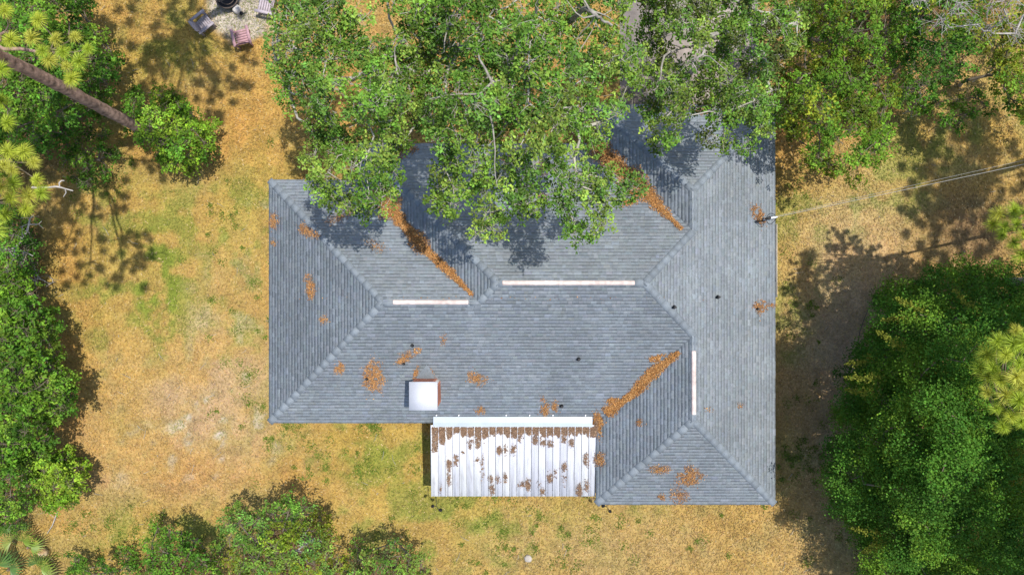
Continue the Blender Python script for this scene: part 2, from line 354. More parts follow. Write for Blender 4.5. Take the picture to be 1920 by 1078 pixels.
for name, o, e, i, poly in slopes:
    o3 = np.array([o[0], o[1], EZ]); e3 = np.array([e[0], e[1], 0.]); i3 = np.array([i[0], i[1], PT])
    nrm = unit(np.cross(e3, i3)); nrm = nrm if nrm[2] > 0 else -nrm
    zz = roof_z(np.array([p[0] for p in poly]), np.array([p[1] for p in poly]))
    top = [np.array([p[0], p[1], float(z)]) for p, z in zip(poly, zz)]
    # slab with thickness: top face, fascia-deep sides
    nn = len(top); V = np.array(top + [t - np.array([0, 0, .12]) for t in top]); cen = V.mean(0)
    me = bpy.data.meshes.new('roof_slope'); org = ORG[house.name]
    me.from_pydata([tuple(v - org) for v in V], [], [list(range(nn)), list(range(2 * nn - 1, nn - 1, -1))] + [[q, q + nn, (q + 1) % nn + nn, (q + 1) % nn] for q in range(nn)])
    me.materials.append(M['underlay'])
    ro = bpy.data.objects.new('roof_slope', me); COL.objects.link(ro); ro.parent = house; ORG[ro.name] = org.copy()
    # tabs of laminated shingle, course by course
    TV, TC = [], []
    v = -.02; row = 0
    vmax = max((p[0] - o[0]) * i[0] + (p[1] - o[1]) * i[1] for p in poly)
    while v < vmax - .03:
        sp = rowspan(poly, o, e, i, max(v, 0) + dv * .5)
        if sp and sp[1] - sp[0] > .12:
            u = sp[0] + rnd(0, .1); strip = rnd(.95, 1.05)
            # lower layer, recessed
            c0 = BASE * rnd(.72, .82)
            uu = sp[0]
            while uu < sp[1]:
                ue = min(uu + rnd(.8, 1.05), sp[1])
                c1 = c0 * rnd(.9, 1.1)
                TV.append([uu, ue, v, v + dv, .008, .001]); TC.append(c1); uu = ue
            if row % 7 == 0: pass
            while u < sp[1]:
                wd = rnd(.13, .34); ue = min(u + wd, sp[1])
                t = BASE * np.clip(R.normal(1.0, .05), .85, 1.2) * strip
                if R.random() < .10: t = t * 1.10
                t = t * np.array([1 + R.normal(0, .02), 1, 1 + R.normal(0, .025)])
                if ue - u > .04: TV.append([u, ue - .001, v + (rnd(.028, .046) if R.random() < .58 else -rnd(.0, .008)), v + dv + .012, .0095, .002]); TC.append(t)
                u = ue + (rnd(.006, .02) if R.random() < .25 else .001)
        v += dv; row += 1
    TV = np.array(TV); TC = np.array(TC); n = len(TV)
    def tabverts(T):
        cor = lambda uu, vv, hh: o3 + uu[:, None] * e3 + vv[:, None] * i3 + hh[:, None] * nrm
        A = cor(T[:, 0], T[:, 2], T[:, 4]); B = cor(T[:, 1], T[:, 2], T[:, 4]); C = cor(T[:, 1], T[:, 3], T[:, 5]); D = cor(T[:, 0], T[:, 3], T[:, 5])
        A0 = cor(T[:, 0], T[:, 2], T[:, 4] * 0 + .0005); B0 = cor(T[:, 1], T[:, 2], T[:, 4] * 0 + .0005)
        return np.stack([A, B, C, D, A0, B0], 1)
    tf = np.array([[0, 1, 2, 3], [4, 5, 1, 0]])
    lone = np.zeros(n, bool)
    if name == 'south':      # the 300 nearest the camera are shingles of their own
        cx = o[0] + TV[:, 0]; cy = TV[:, 2]
        cand = np.where((TV[:, 4] > .009) & (TV[:, 1] - TV[:, 0] > .16))[0]
        cand = cand[np.argsort(-cy[cand])][:300]
        lone[cand] = True
        for t_i in cand:
            Vt = tabverts(TV[t_i:t_i + 1])[0]; p0 = Vt[0].copy()
            wq = round((TV[t_i, 1] - TV[t_i, 0]) / .04) * .04; kq = (wq, int(rnd(0, 4)))
            if kq not in tabmesh:
                T1 = TV[t_i:t_i + 1].copy(); T1[0, 1] = T1[0, 0] + min(wq, TV[t_i, 1] - TV[t_i, 0]); T1[0, 3] = T1[0, 2] + dv + .004
                Vt2 = tabverts(T1)[0]
                tabmesh[kq] = mesh_data('shingle', Vt2 - Vt2[0], tf, M['shingle'], np.tile(TC[t_i], (6, 1)))
            inst('shingle', tabmesh[kq], ro, p0)
    TV2, TC2 = TV[~lone], TC[~lone]
    V = tabverts(TV2).reshape(-1, 3)
    f = (tf[None] + 6 * np.arange(len(TV2))[:, None, None]).reshape(-1, 4)
    obj('shingle_courses', V, f, M['shingle'], ro, np.repeat(TC2, 6, 0), kind='stuff')

# cap shingles on every hip and ridge
capmesh = {}
def caps(p, q_, step=.40, wd=.15):
    p = np.array([p[0], p[1], float(roof_z(np.array(p[0]), np.array(p[1])))]); q_ = np.array([q_[0], q_[1], float(roof_z(np.array(q_[0]), np.array(q_[1])))])
    L = np.linalg.norm(q_ - p); m_ = max(1, round(L / step)); d = (q_ - p) / m_; key = tuple(np.round(d / np.linalg.norm(d), 2))
    side = unit(np.cross(d, [0, 0, 1.]))
    drop = PT if abs(d[2]) < 1e-6 else PT / math.sqrt(2)
    variants = []
    for vv in range(5):
        kk = key + (vv,)
        if kk not in capmesh:
            dd = d / np.linalg.norm(d) * step * 1.12; w1 = wd * rnd(.92, 1.1); V = []
            for along, h in ((0, .026), (1, .014)):
                ctr = dd * along + np.array([0, 0, h])
                for s_ in (-1, 0, 1): V.append(ctr + side * s_ * w1 - np.array([0, 0, drop * w1 * abs(s_)]))
            V = np.array(V); low = V - np.array([0, 0, .014]); V = np.vstack([V, low])
            f = [[0, 1, 4, 3], [1, 2, 5, 4], [0, 6, 7, 1], [1, 7, 8, 2], [3, 9, 6, 0], [2, 8, 11, 5], [4, 10, 9, 3], [5, 11, 10, 4]]
            ctint = rnd(.88, 1.12)
            capmesh[kk] = mesh_data('ridge_cap', V, f, CAPM[vv])
        variants.append(capmesh[kk])
    for s_ in range(m_): inst('ridge_cap', variants[int(rnd(0, 5))], house, p + d * s_)
CAPM = [mat('cap_shingle_tone', tuple(np.array([.192, .220, .246]) * t), .85, .14, 7, coarse=.05, bump=.2, bscale=120) for t in (.90, .96, 1.0, 1.06, 1.12)]
for p, q_ in (((XW, YN), WR0), ((XW, YS), WR0), ((BX, BN), BR0), (WR1, BR0), (KS, BR1), (KN, BR1), ((EX, EN), ER0), ((XE, EN), ER0),
              ((EX, ES), ER1), ((XE, ES), ER1), (ER0, KN), (ER1, KS), (WR0, (P(735, 567, 4.69)[0], WR0[1])), ((P(880, 567, 4.69)[0], WR0[1]), WR1),
              (BR0, (P(940, 0, 5)[0], BR0[1])), ((P(1192, 0, 5)[0], BR1[1]), BR1)):
    caps(p, q_)
# ridge vents
def vent(p, q_, label):
    p, q_ = np.array(p, float), np.array(q_, float); d = unit(q_ - p); s_ = np.cross(d, [0, 0, 1.]); g = G(); V = []
    for e_ in (p, q_):
        for k_, h_ in ((-.09, -.04), (-.09, .01), (0, .045), (.09, .01), (.09, -.04)): V.append(e_ + s_ * k_ + np.array([0, 0, h_]))
    g.add(V, [[0, 1, 6, 5], [1, 2, 7, 6], [2, 3, 8, 7], [3, 4, 9, 8]]); g.add(V, [[0, 1, 2], [0, 2, 4], [2, 3, 4], [5, 7, 6], [5, 9, 7], [7, 9, 8]])
    g.build('ridge_vent', M['vent'], house, label=label)
zW, zB, zE = EZ + PT * a_ + .035, EZ + PT * b_ + .035, EZ + PT * c_ + .035
vent((P(737, 0, zW)[0], WR0[1], zW), (P(878, 0, zW)[0], WR0[1], zW), 'short pinkish white ridge vent')
vent((P(942, 0, zB)[0], BR0[1], zB), (P(1190, 0, zB)[0], BR0[1], zB), 'long white ridge vent')
vent((ER0[0], P(0, 658, zE)[1], zE), (ER0[0], P(0, 777, zE)[1], zE), 'white ridge vent running down the east wing')
# fascia boards along the eaves
ev = [((XW, YN), (XW, YS)), ((XW, YS), (EX, YS)), ((EX, YS), (EX, ES)), ((EX, ES), (XE, ES)), ((XE, ES), (XE, EN)), ((XE, EN), (EX, EN)), ((EX, EN), (EX, BN)), ((EX, BN), (BX, BN)), ((BX, BN), (BX, YN)), ((BX, YN), (XW, YN))]
for p, q_ in ev:
    p, q_ = np.array(p), np.array(q_); g = G(); inn = .025
    lo_ = np.minimum(p, q_); hi_ = np.maximum(p, q_)
    cx, cy = (lo_ + hi_) / 2
    if abs(p[0] - q_[0]) < 1e-6:
        s_ = 1 if roof_z(np.array(p[0] + .3), np.array(cy)) > EZ else -1
        g.box((p[0] + (.005 if s_ > 0 else -.03), lo_[1] + .035, EZ - .2), (p[0] + (.03 if s_ > 0 else -.005), hi_[1] - .035, EZ - .125))
    else:
        s_ = 1 if roof_z(np.array(cx), np.array(p[1] + .3)) > EZ else -1
        g.box((lo_[0] + .035, p[1] + (.005 if s_ > 0 else -.03), EZ - .2), (hi_[0] - .035, p[1] + (.03 if s_ > 0 else -.005), EZ - .125))
    g.build('fascia', M['fascia'], house)
# walls: outline inset by the eave overhang
ov = .45
wl = [(XW + ov, YS + ov), (EX + ov, YS + ov), (EX + ov, ES + ov), (XE - ov, ES + ov), (XE - ov, EN - ov), (EX + ov, EN - ov), (EX + ov, BN - ov), (BX + ov, BN - ov), (BX + ov, YN - ov), (XW + ov, YN - ov)]
for p, q_ in zip(wl, wl[1:] + wl[:1]):
    p, q_ = np.array(p), np.array(q_); lo_ = np.minimum(p, q_); hi_ = np.maximum(p, q_); g = G()
    if abs(p[0] - q_[0]) < 1e-6: g.box((p[0] - .06, lo_[1] + .06, -.1), (p[0] + .06, hi_[1] - .06, EZ - .12))
    else: g.box((lo_[0] - .06, p[1] - .06, -.1), (hi_[0] + .06, p[1] + .06, EZ - .12))
    g.build('wall', M['wall'], house)
# gutter on the east eave
g = G(); y0, y1 = P(0, 557, 2.55)[1], P(0, 420, 2.55)[1]
g.box((XE - .0 + .004, y0, 2.44), (XE + .016, y1, 2.565)); g.box((XE + .016, y0, 2.44), (XE + .10, y1, 2.455)); g.box((XE + .10, y0, 2.44), (XE + .115, y1, 2.57))
g.build('gutter', M['fascia'], house, label='short pale gutter on the east eave')
# chimney with its cap and saddle
cc0 = P(793.5, 742.5, 4.6)
g = G(); bw = .53; bz0, bz1 = 2.55, 4.45; ch = house
g.box((cc0[0] - bw, cc0[1] - bw, bz0), (cc0[0] + bw, cc0[1] + bw, bz1)); chim = g.build('chimney', M['mortar'], house)
bm = []
brd = mesh_data('brick', *(lambda gg: (np.concatenate(gg.V), np.concatenate(gg.F[4])))((lambda gg: (gg.box((-.1, -.012, 0), (.1, .012, .057)), gg)[1])(G())), M['brick'])
z_ = 3.0; rw = 0
while z_ < 4.38:
    for sx, sy, rot in ((1, 0, 1), (0, 1, 0)):     # the two faces in view
        k_ = -.5 + (.1 if rw % 2 else 0.)
        t_ = k_
        while t_ < .45:
            cxx = t_ + .105
            if abs(cxx) < .44:
                if sx: inst('brick', brd, chim, (cc0[0] + bw + .004, cc0[1] + cxx, z_), Matrix.Rotation(math.pi / 2, 4, 'Z'))
                else: inst('brick', brd, chim, (cc0[0] + cxx, cc0[1] + bw + .004, z_))
            t_ += .212
    z_ += .068; rw += 1
g = G(); ce = .568
g.box((cc0[0] - ce, cc0[1] - ce, 4.5), (cc0[0] + ce, cc0[1] + ce, 4.6)); g.box((cc0[0] - ce + .05, cc0[1] - ce + .05, 4.45), (cc0[0] + ce - .05, cc0[1] + ce - .05, 4.5))
g.build('chimney_cap', M['cream'], house)
yb = cc0[1] + bw; zt = float(roof_z(np.array(cc0[0]), np.array(yb + .75))); zb = float(roof_z(np.array(cc0[0]), np.array(yb)))
g = G(); T = [cc0[0], yb + .60, zt - .04]; Rg = [cc0[0], yb, zt - .05]; La = [cc0[0] - .5, yb, zb + .03]; Ra = [cc0[0] + .5, yb, zb + .03]
g.add([T, Rg, La, Ra], [[0, 2, 1], [0, 1, 3], [1, 2, 3]]); g.build('chimney_saddle', CAPM[0], house)
# plumbing vents
for px, py, r_, h_ in ((1349, 557, .05, .3), (1266, 576, .05, .3), (1086, 674, .05, .28), (1054, 763, .05, .28), (772, 648, .045, .15), (756, 682, .04, .14), (687, 711, .045, .12), (1424, 579, .04, .2)):
    w0 = P(px, py, 3.6); z = float(roof_z(w0[0], w0[1])); w0 = P(px, py, z + h_); z = float(roof_z(w0[0], w0[1])); g = G()
    g.tube([(w0[0], w0[1], z - .05), (w0[0], w0[1], z + .06), (w0[0], w0[1], z + h_)], [r_ * 2.2, r_ * 1.3, r_], 10); g.build('vent_pipe', M['black'], house, smooth=False)

# patio cover: 23 standing-seam pans, flashing, beam, posts
pc = empty('patio_cover', (0, -7.4, 0), 'white ribbed metal patio roof strewn with brown leaves on the south side of the house', 'patio cover')
px0, px1, n_p = P(808, 0, 2.45)[0], 3.60, 23; pw = (px1 - px0) / n_p
yt, yb = -5.90, P(0, 930, 2.42)[1]; ztp, zbp = 2.66, 2.42
sl = (ztp - zbp) / (yt - yb)
prof = [(0, -.03), (.022, -.03), (.024, .06), (.040, .062), (.056, .06), (.060, .0), (.16, .003), (.166, .008), (.176, .003), (pw, 0)]
V = []
for yy, zz in ((0, 0), (yb - yt, zbp - ztp)):
    for a1, h1 in prof: V.append((a1, yy, zz + h1))
    for a1, h1 in prof: V.append((a1, yy, zz + h1 - .012 if False else zz + h1 - .02))
V = np.array(V); k_ = len(prof); f = []
for q in range(k_ - 1): f += [[q, q + 2 * k_, q + 2 * k_ + 1, q + 1], [q + k_ + 1, q + 3 * k_ + 1, q + 3 * k_, q + k_], [q + 2 * k_, q + 3 * k_, q + 3 * k_ + 1, q + 2 * k_ + 1]]
PM = [mat('white_pan_tone', c_, .4, .05, 2.2, coarse=.06, spec=.5) for c_ in ((.66, .67, .68), (.60, .61, .65), (.70, .70, .70), (.50, .51, .56))]
for m_ in PM:
    n_ = m_.node_tree; L = n_.links.new; b_2 = n_.nodes['Principled BSDF']; src = b_2.inputs['Base Color'].links[0].from_socket
    ge = N(n_, 'ShaderNodeNewGeometry'); mp = N(n_, 'ShaderNodeMapping'); mp.inputs['Scale'].default_value = (9, 1.1, 1); L(ge.outputs['Position'], mp.inputs['Vector'])
    no = N(n_, 'ShaderNodeTexNoise'); no.inputs['Scale'].default_value = 1.3; no.inputs['Detail'].default_value = 6; L(mp.outputs[0], no.inputs['Vector'])
    r_2 = N(n_, 'ShaderNodeMapRange'); r_2.inputs[1].default_value = .52; r_2.inputs[2].default_value = .72; r_2.inputs[3].default_value = 0; r_2.inputs[4].default_value = .55; L(no.outputs['Fac'], r_2.inputs[0])
    mi = N(n_, 'ShaderNodeMix', data_type='RGBA'); L(r_2.outputs[0], mi.inputs[0]); L(src, mi.inputs[6]); mi.inputs[7].default_value = (.34, .32, .33, 1); L(mi.outputs[2], b_2.inputs['Base Color'])
pans = [mesh_data('roof_panel', V, f, m_) for m_ in PM]
for q in range(n_p):
    inst('roof_panel', pans[3 if 14 <= q <= 18 and q % 2 == 0 else (1 if 13 <= q <= 20 else int(R.integers(0, 3)))], pc, (px0 + q * pw, yt, ztp + R.normal(0, .002)))
g = G(); fx0, fx1 = P(812, 0, 2.85)[0], P(1111, 0, 2.85)[0]
fy = [P(0, 782, 2.85)[1], -5.78, P(0, 800, 2.8)[1]]; fz = [float(roof_z(np.array(0.), np.array(fy[0]))) + .05, 2.80, 2.78]
for q in range(2):
    g.add([(fx0, fy[q], fz[q]), (fx1, fy[q], fz[q]), (fx1, fy[q + 1], fz[q + 1]), (fx0, fy[q + 1], fz[q + 1])], [[0, 3, 2, 1]])
g.add([(fx0, fy[2], fz[2]), (fx1, fy[2], fz[2]), (fx1, fy[2], fz[2] - .1), (fx0, fy[2], fz[2] - .1)], [[0, 3, 2, 1]])
g.add([(fx0, fy[0], fz[0]), (fx1, fy[0], fz[0]), (fx1, fy[0], fz[0] - .07), (fx0, fy[0], fz[0] - .07)], [[0, 1, 2, 3]])
g.build('flashing', M['flash'], pc)
for bx in (818, 860, 949, 993, 1037, 1098):
    w0 = P(bx, 779, 2.85); g = G(); z = float(roof_z(w0[0], w0[1])); g.tube([(w0[0], w0[1], z), (w0[0], w0[1] , z + .09)], [.035, .03], 8); g.build('bracket', M['white'], pc)
g = G(); g.box((px0 + .05, yb + .12, 2.27), (px1 - .03, yb + .22, 2.415)); g.build('beam', M['white'], pc)
for xx in (px0 + .15, px0 + 2.4, px0 + 4.7, px1 - .25):
    g = G(); g.box((xx, yb + .125, .088), (xx + .09, yb + .215, 2.268)); g.build('post', M['white'], pc)

# floodlights at the two corners
def flood(px, py, ang, label):
    w0 = P(px, py, 2.3); o_ = empty('floodlight', w0, label, 'floodlight', 'twin floodlights under the south eaves')
    g = G(); g.tube([w0, w0 + [0, .3, .05], w0 + [0, .45, .12]], .014, 6); g.build('bracket', M['dark'], o_)
    for s_ in (-1, 1):
        e_ = w0 + np.array([s_ * .16 * math.cos(ang), .16 * math.sin(ang) * s_ - .08, -.05])
        g = G(); g.tube([w0, (w0 + e_) / 2, e_], .014, 6); g.build('arm', M['dark'], o_)
        dn = np.array([s_ * .05, -.05, -.12]); g = G(); g.tube([e_ - dn * .3, e_, e_ + dn], [.025, .055, .075], 10); g.build('lamp_head', M['black'], o_)
flood(818, 949, -.6, 'black twin floodlight at the west corner of the patio cover')
flood(1138, 950, -.8, 'black twin floodlight below the south-west corner of the east wing')

# service mast, wire loops, overhead cable
w0 = P(1437, 411, 3.2); zr = float(roof_z(w0[0], w0[1])); mast = empty('service_mast', (w0[0], w0[1], zr), 'grey electric service mast with looped wires at the east eave', 'service mast')
g = G(); g.tube([(w0[0], w0[1], zr - .1), (w0[0], w0[1], zr + .08)], [.14, .06], 10); g.build('roof_boot', M['black'], mast)
g = G(); g.tube([(w0[0], w0[1], zr), (w0[0], w0[1], zr + .8)], .035, 10); g.build('mast_pipe', M['conduit'], mast)
hd = np.array([w0[0], w0[1], zr + .8])
g = G(); g.tube([hd, hd + [-.04, 0, .1], hd + [-.14, -.02, .12], hd + [-.2, -.03, .02]], [.05, .06, .06, .04], 10); g.build('weatherhead', M['dark'], mast)
an = hd + np.array([.32, .06, -.05])
g = G(); g.tube([hd + [.05, .01, -.08], an], [.045, .035], 8); g.build('insulator', M['white'], mast)
for q in range(4):
    t = np.linspace(0, 1, 12); dp = [.12, -.16, .05, -.1][q]
    L_ = hd + [-.18, -.03, .03] + t[:, None] * (an - hd + [.18, .03, -.03]) + np.stack([0 * t, np.sin(t * math.pi) * dp * 1.6, -np.sin(t * math.pi) * .12 * (1 + q * .3)], 1)
    g = G(); g.tube(L_, .012, 5); g.build('wire_loop', M['black'] if q < 3 else M['cable'], mast)
far = np.array([30., 6.9, 8.2]); t = np.linspace(0, 1, 26)
L_ = an + t[:, None] * (far - an); L_[:, 2] -= 4 * .45 * t * (1 - t)
g = G(); g.tube(L_, .010, 5)
g.tube(L_ + np.stack([0 * t, .05 + .22 * t, .02 + .0 * t], 1), .006, 5)
for q in range(0, 25):
    pass
g.build('power_cable', M['cable'], org=an, label='pale overhead power cable running east from the service mast', category='cable')
g = G(); g.tube([(30.1, 6.9, -.2), (30.1, 6.9, 9)], [.16, .11], 12); g.build('utility_pole', M['bark'], org=np.array([30.1, 6.9, 0]), label='wooden utility pole east of the yard holding the power cable', category='utility pole')

# ------------------------------------------------------------------ leaf litter on the roofs
def porch_z(x, y): return ztp + (y - yt) * sl + .02
def litter(uv, zf, size, cols, pile=.05, name='leaf_litter', label='', **kw):
    z = np.full(len(uv), 3.2)
    for _ in range(4):
        w_ = PA(uv, z); z = zf(w_[:, 0], w_[:, 1])
    w_ = PA(uv, z); n = len(w_); w_[:, :2] += R.normal(0, .02, (n, 2)); w_[:, 2] = z + .03 + rnd(0, 1, n) ** 2 * pile
    L = size * rnd(.5, 1.0, n) * (1 + .9 * (R.random(n) < .25)); th = rnd(0, 2 * math.pi, n); ti = rnd(-.6, .6, n)
    d = np.stack([np.cos(th) * np.cos(ti), np.sin(th) * np.cos(ti), np.sin(ti)], 1) * L[:, None] * .5
    s_ = np.stack([-np.sin(th), np.cos(th), rnd(-.5, .5, n)], 1) * (L * .24)[:, None]
    V = np.stack([w_ - d, w_ + s_, w_ + d, w_ - s_], 1).reshape(-1, 3)
    cc = cols[R.integers(0, len(cols), n)] * rnd(.55, 1.3, (n, 1))
    obj(name, V, np.arange(4 * n).reshape(-1, 4), M['litter'], col=np.repeat(cc, 4, 0), kind='stuff', label=label, category='leaf litter', **kw)
LC = np.array([lin(*c) * .70 for c in ((208, 150, 86), (194, 132, 70), (222, 172, 108), (172, 116, 64), (202, 156, 102), (140, 94, 52))])
LB = np.array([lin(*c) * .62 for c in ((172, 138, 110), (154, 120, 94), (184, 152, 122), (132, 102, 80), (160, 132, 108))])
def along(pts, n):
    pts = np.array(pts, float); sg = np.hypot(*np.diff(pts[:, :2], axis=0).T); cum = np.concatenate([[0], np.cumsum(sg)])
    wts = pts[:, 2]; t = R.random(n * 3) * cum[-1]
    xx = np.interp(t, cum, pts[:, 0]); yy = np.interp(t, cum, pts[:, 1]); ww = np.interp(t, cum, wts)
    keep = R.random(len(t)) < ww / wts.max(); xx, yy, ww = xx[keep][:n], yy[keep][:n], ww[keep][:n]
    wig = 1 + .5 * (vn(xx, yy, 14, 2) - .5) * 2
    dr = R.normal(0, .42, len(xx)); dr = np.clip(dr, -.95, .95) * wig
    return np.stack([xx + dr * ww * .7, yy - dr * ww * .7 * -1 * 0 + dr * ww * .7 * KX], 1)
def spot(cx, cy, rx, ry, n, rot=0.):
    n = int(n * 1.5); r = R.random(n) ** .62; th = rnd(0, 2 * math.pi, n); r = r * (.7 + .6 * vn(np.cos(th) * 3 + cx, np.sin(th) * 3 + cy, 1., 3)) * (1 + .35 * R.normal(0, 1, n) * (R.random(n) < .4))
    a_, b2 = r * np.cos(th) * rx, r * np.sin(th) * ry
    u, v_ = cx + a_ * math.cos(rot) - b2 * math.sin(rot), cy + a_ * math.sin(rot) + b2 * math.cos(rot)
    k = vn(u, v_, 4, 1) > .30
    return np.stack([u[k], v_[k]], 1)
KX = -1.
litter(along([(712, 352, 16), (728, 385, 22), (760, 425, 17), (800, 470, 13), (845, 512, 9), (868, 535, 7), (886, 553, 3)], 15000), roof_z, .05, LC, .06, label='orange leaves drifted down the north-west roof valley')
litter(np.vstack([along([(1105, 268, 22), (1150, 305, 26), (1190, 345, 24), (1215, 365, 18), (1240, 392, 9), (1278, 430, 4)], 15000), spot(1185, 372, 20, 10, 1100, -.5)]), roof_z, .05, LC, .06, label='orange leaves drifted down the north-east roof valley')
KX = 1.
litter(np.vstack([along([(1273, 660, 4), (1245, 682, 9), (1222, 700, 10), (1190, 734, 9), (1160, 758, 9), (1135, 775, 11)], 9000), spot(1232, 672, 14, 6, 500, -.2), spot(1120, 795, 9, 20, 1300), spot(1150, 752, 12, 6, 400)]), roof_z, .05, LC, .06, label='orange leaves drifted down the south-east roof valley')
sp_ = [(700,706,20,30,2300,0),(637,690,11,12,420,0),(893,709,20,11,650,.2),(580,530,10,16,420,-.4),(583,548,7,12,380,0),(513,415,9,15,420,0),(513,455,7,8,90,0),(572,432,16,9,420,.7),(590,440,10,8,260,0),(640,404,30,10,460,-.5),
       (607,600,9,7,150,.5),(765,668,16,9,360,-.6),(752,677,9,5,200,-.4),(783,657,8,6,160,0),(832,636,6,12,80,.2),(900,770,9,10,260,0),(1022,768,9,14,380,0),(1040,763,5,13,260,0),(1019,748,5,6,60,0),
       (1125,862,9,14,420,0),(1237,880,20,9,420,0),(1294,893,24,17,1300,-.4),(1274,928,17,15,520,.4),(1239,932,9,7,160,0),(1200,792,8,7,140,0),(1424,576,12,12,460,0),(1445,572,10,4,110,0),
       (1422,403,9,18,900,-.45),(1017,370,9,10,170,0),(1018,312,13,18,320,0),(740,290,26,14,900,-.4),(765,278,20,9,500,0),(705,462,22,10,180,.4),(780,700,4,13,220,.3),(812,702,3,9,90,-.5),(1275,204,22,7,420,0),(1318,208,16,7,380,0),(1225,208,14,6,160,0),(700,360,12,9,200,0),(960,300,24,10,420,0),(1330,768,12,5,40,0),(1387,760,8,6,40,0),(960,560,400,4,60,0)]
litter(np.vstack([spot(*s_) for s_ in sp_]), roof_z, .046, np.vstack([LC, LB[:2]]), .045, label='scattered patches of brown leaves lying on the grey shingles')
n = 1500; uv = np.stack([rnd(510, 1450, n), rnd(345, 790, n)], 1)
pu = []
for q in range(n_p):          # debris held in each pan of the patio cover
    cx = 808 + (q + .5) * 13.45 + .8
    dep = [52, 45, 26, 20, 28, 22, 30, 24, 22, 20, 26, 24, 20, 24, 22, 28, 24, 26, 20, 22, 22, 24, 26][q] * .62
    k_ = int(dep * 40); ux = cx + rnd(-5.2, 6.2, k_); dd = dep * (.55 + .95 * vn(ux, ux * 0 + q, 3.5, 2)); pu.append(np.stack([ux, 801 + R.random(k_) ** 1.15 * dd], 1))
for cx, cy, rx, ry, k_ in ((855,862,5,10,260),(842,870,5,11,210),(842,895,4,18,170),(883,832,5,9,180),(896,832,5,9,210),(868,848,3,3,30),(936,844,5,9,230),(948,842,4,12,90),(963,844,6,9,260),(904,876,3,26,200),(895,863,5,4,60),(923,915,5,13,200),(920,897,5,7,80),(933,898,5,8,90),(947,896,4,10,130),
    (977,908,7,5,160),(990,909,5,11,330),(975,820,5,10,120),(1003,826,6,9,170),(1018,826,5,12,260),(1032,832,6,6,160),(1017,921,5,7,180),(1031,896,6,9,200),(1041,888,3,7,60),(1057,824,5,7,110),(1071,830,5,9,130),(1058,875,5,9,150),(1058,895,5,16,60),(1086,920,6,11,330),(1099,862,5,13,190),(1100,912,5,11,140),(1117,862,5,12,120),(826,915,3,8,50),(1010,908,3,5,40),(1120,934,16,3,130),(945,795,10,6,160),(1118,800,4,14,200)):
    pu.append(spot(cx, cy, rx, ry, k_))
litter(np.vstack(pu), porch_z, .048, LB, .03, label='brown oak leaves caught between the ribs of the patio cover')

# ------------------------------------------------------------------ plants
def inpoly(u, v, poly):
    poly = np.array(poly, float); ins = np.zeros(len(u), bool); j = len(poly) - 1
    for i in range(len(poly)):
        xi, yi = poly[i]; xj, yj = poly[j]
        c = ((yi > v) != (yj > v)) & (u < (xj - xi) * (v - yi) / (yj - yi + 1e-9) + xi); ins ^= c; j = i
    return ins
def edge_dist(u, v, poly):
    poly = np.array(poly, float); d = np.full(len(u), 1e9)
    for a, b in zip(poly, np.roll(poly, -1, 0)):
        ab = b - a; t = np.clip(((u - a[0]) * ab[0] + (v - a[1]) * ab[1]) / (ab @ ab + 1e-9), 0, 1)
        d = np.minimum(d, np.hypot(u - a[0] - t * ab[0], v - a[1] - t * ab[1]))
    return d
def sample_clumps(poly, holes, spacing, z0, z1, thin=0., rough=0.):
    """apparent positions inside the outline, each given its own real height"""
    P_ = np.array(poly, float); lo_, hi_ = P_.min(0), P_.max(0); out = []
    for _ in range(9000):
        u, v = rnd(lo_[0], hi_[0]), rnd(lo_[1], hi_[1])
        if not inpoly(np.array([u]), np.array([v]), poly)[0]: continue
        if any(((u - h[0]) / h[2]) ** 2 + ((v - h[1]) / h[3]) ** 2 < 1 for h in holes): continue
        if any((u - q[0]) ** 2 + (v - q[1]) ** 2 < spacing ** 2 for q in out): continue
        out.append((u, v))
    out = np.array(out)
    if rough: out = out[vn(out[:, 0], out[:, 1], 46, 2) > .24]
    if rough: out = out[~((out[:, 1] > 300) & (R.random(len(out)) < .28))]
    if thin: out = out[R.random(len(out)) > thin]
    ed = edge_dist(out[:, 0], out[:, 1], poly); t = np.clip(ed / (np.percentile(ed, 90) + 1), 0, 1)
    z = z0 + (z1 - z0) * (t ** .7) + R.normal(0, (z1 - z0) * .13, len(out)); z = z + rough * 2 * (vn(out[:, 0], out[:, 1], 75, 4) - .5); z = np.clip(z, max(.3, z0 * .8), z1 * 1.15)
    return PA(out, z)
def leaves(cent, nrm_bias, L, W, cols, drop=.0, fold=.25):
    """one folded diamond per centre; returns V,F,C"""
    n = len(cent); nn = unit(R.normal(0, 1, (n, 3)) * .75 + nrm_bias)
    a = unit(np.cross(nn, R.normal(0, 1, (n, 3)))); b = np.cross(nn, a); L = L * rnd(.6, 1.35, n)[:, None]; Wd = W * rnd(.7, 1.3, n)[:, None]
    V = np.stack([cent - a * L * .5, cent + b * Wd * .5 + nn * Wd * fold, cent + a * L * .5, cent - b * Wd * .5 + nn * Wd * fold], 1)
    i = np.arange(n)[:, None] * 4
    Fq = np.concatenate([i + [[0, 2, 1]], i + [[0, 3, 2]]])
    return V.reshape(-1, 3), Fq, np.repeat(cols, 4, 0)
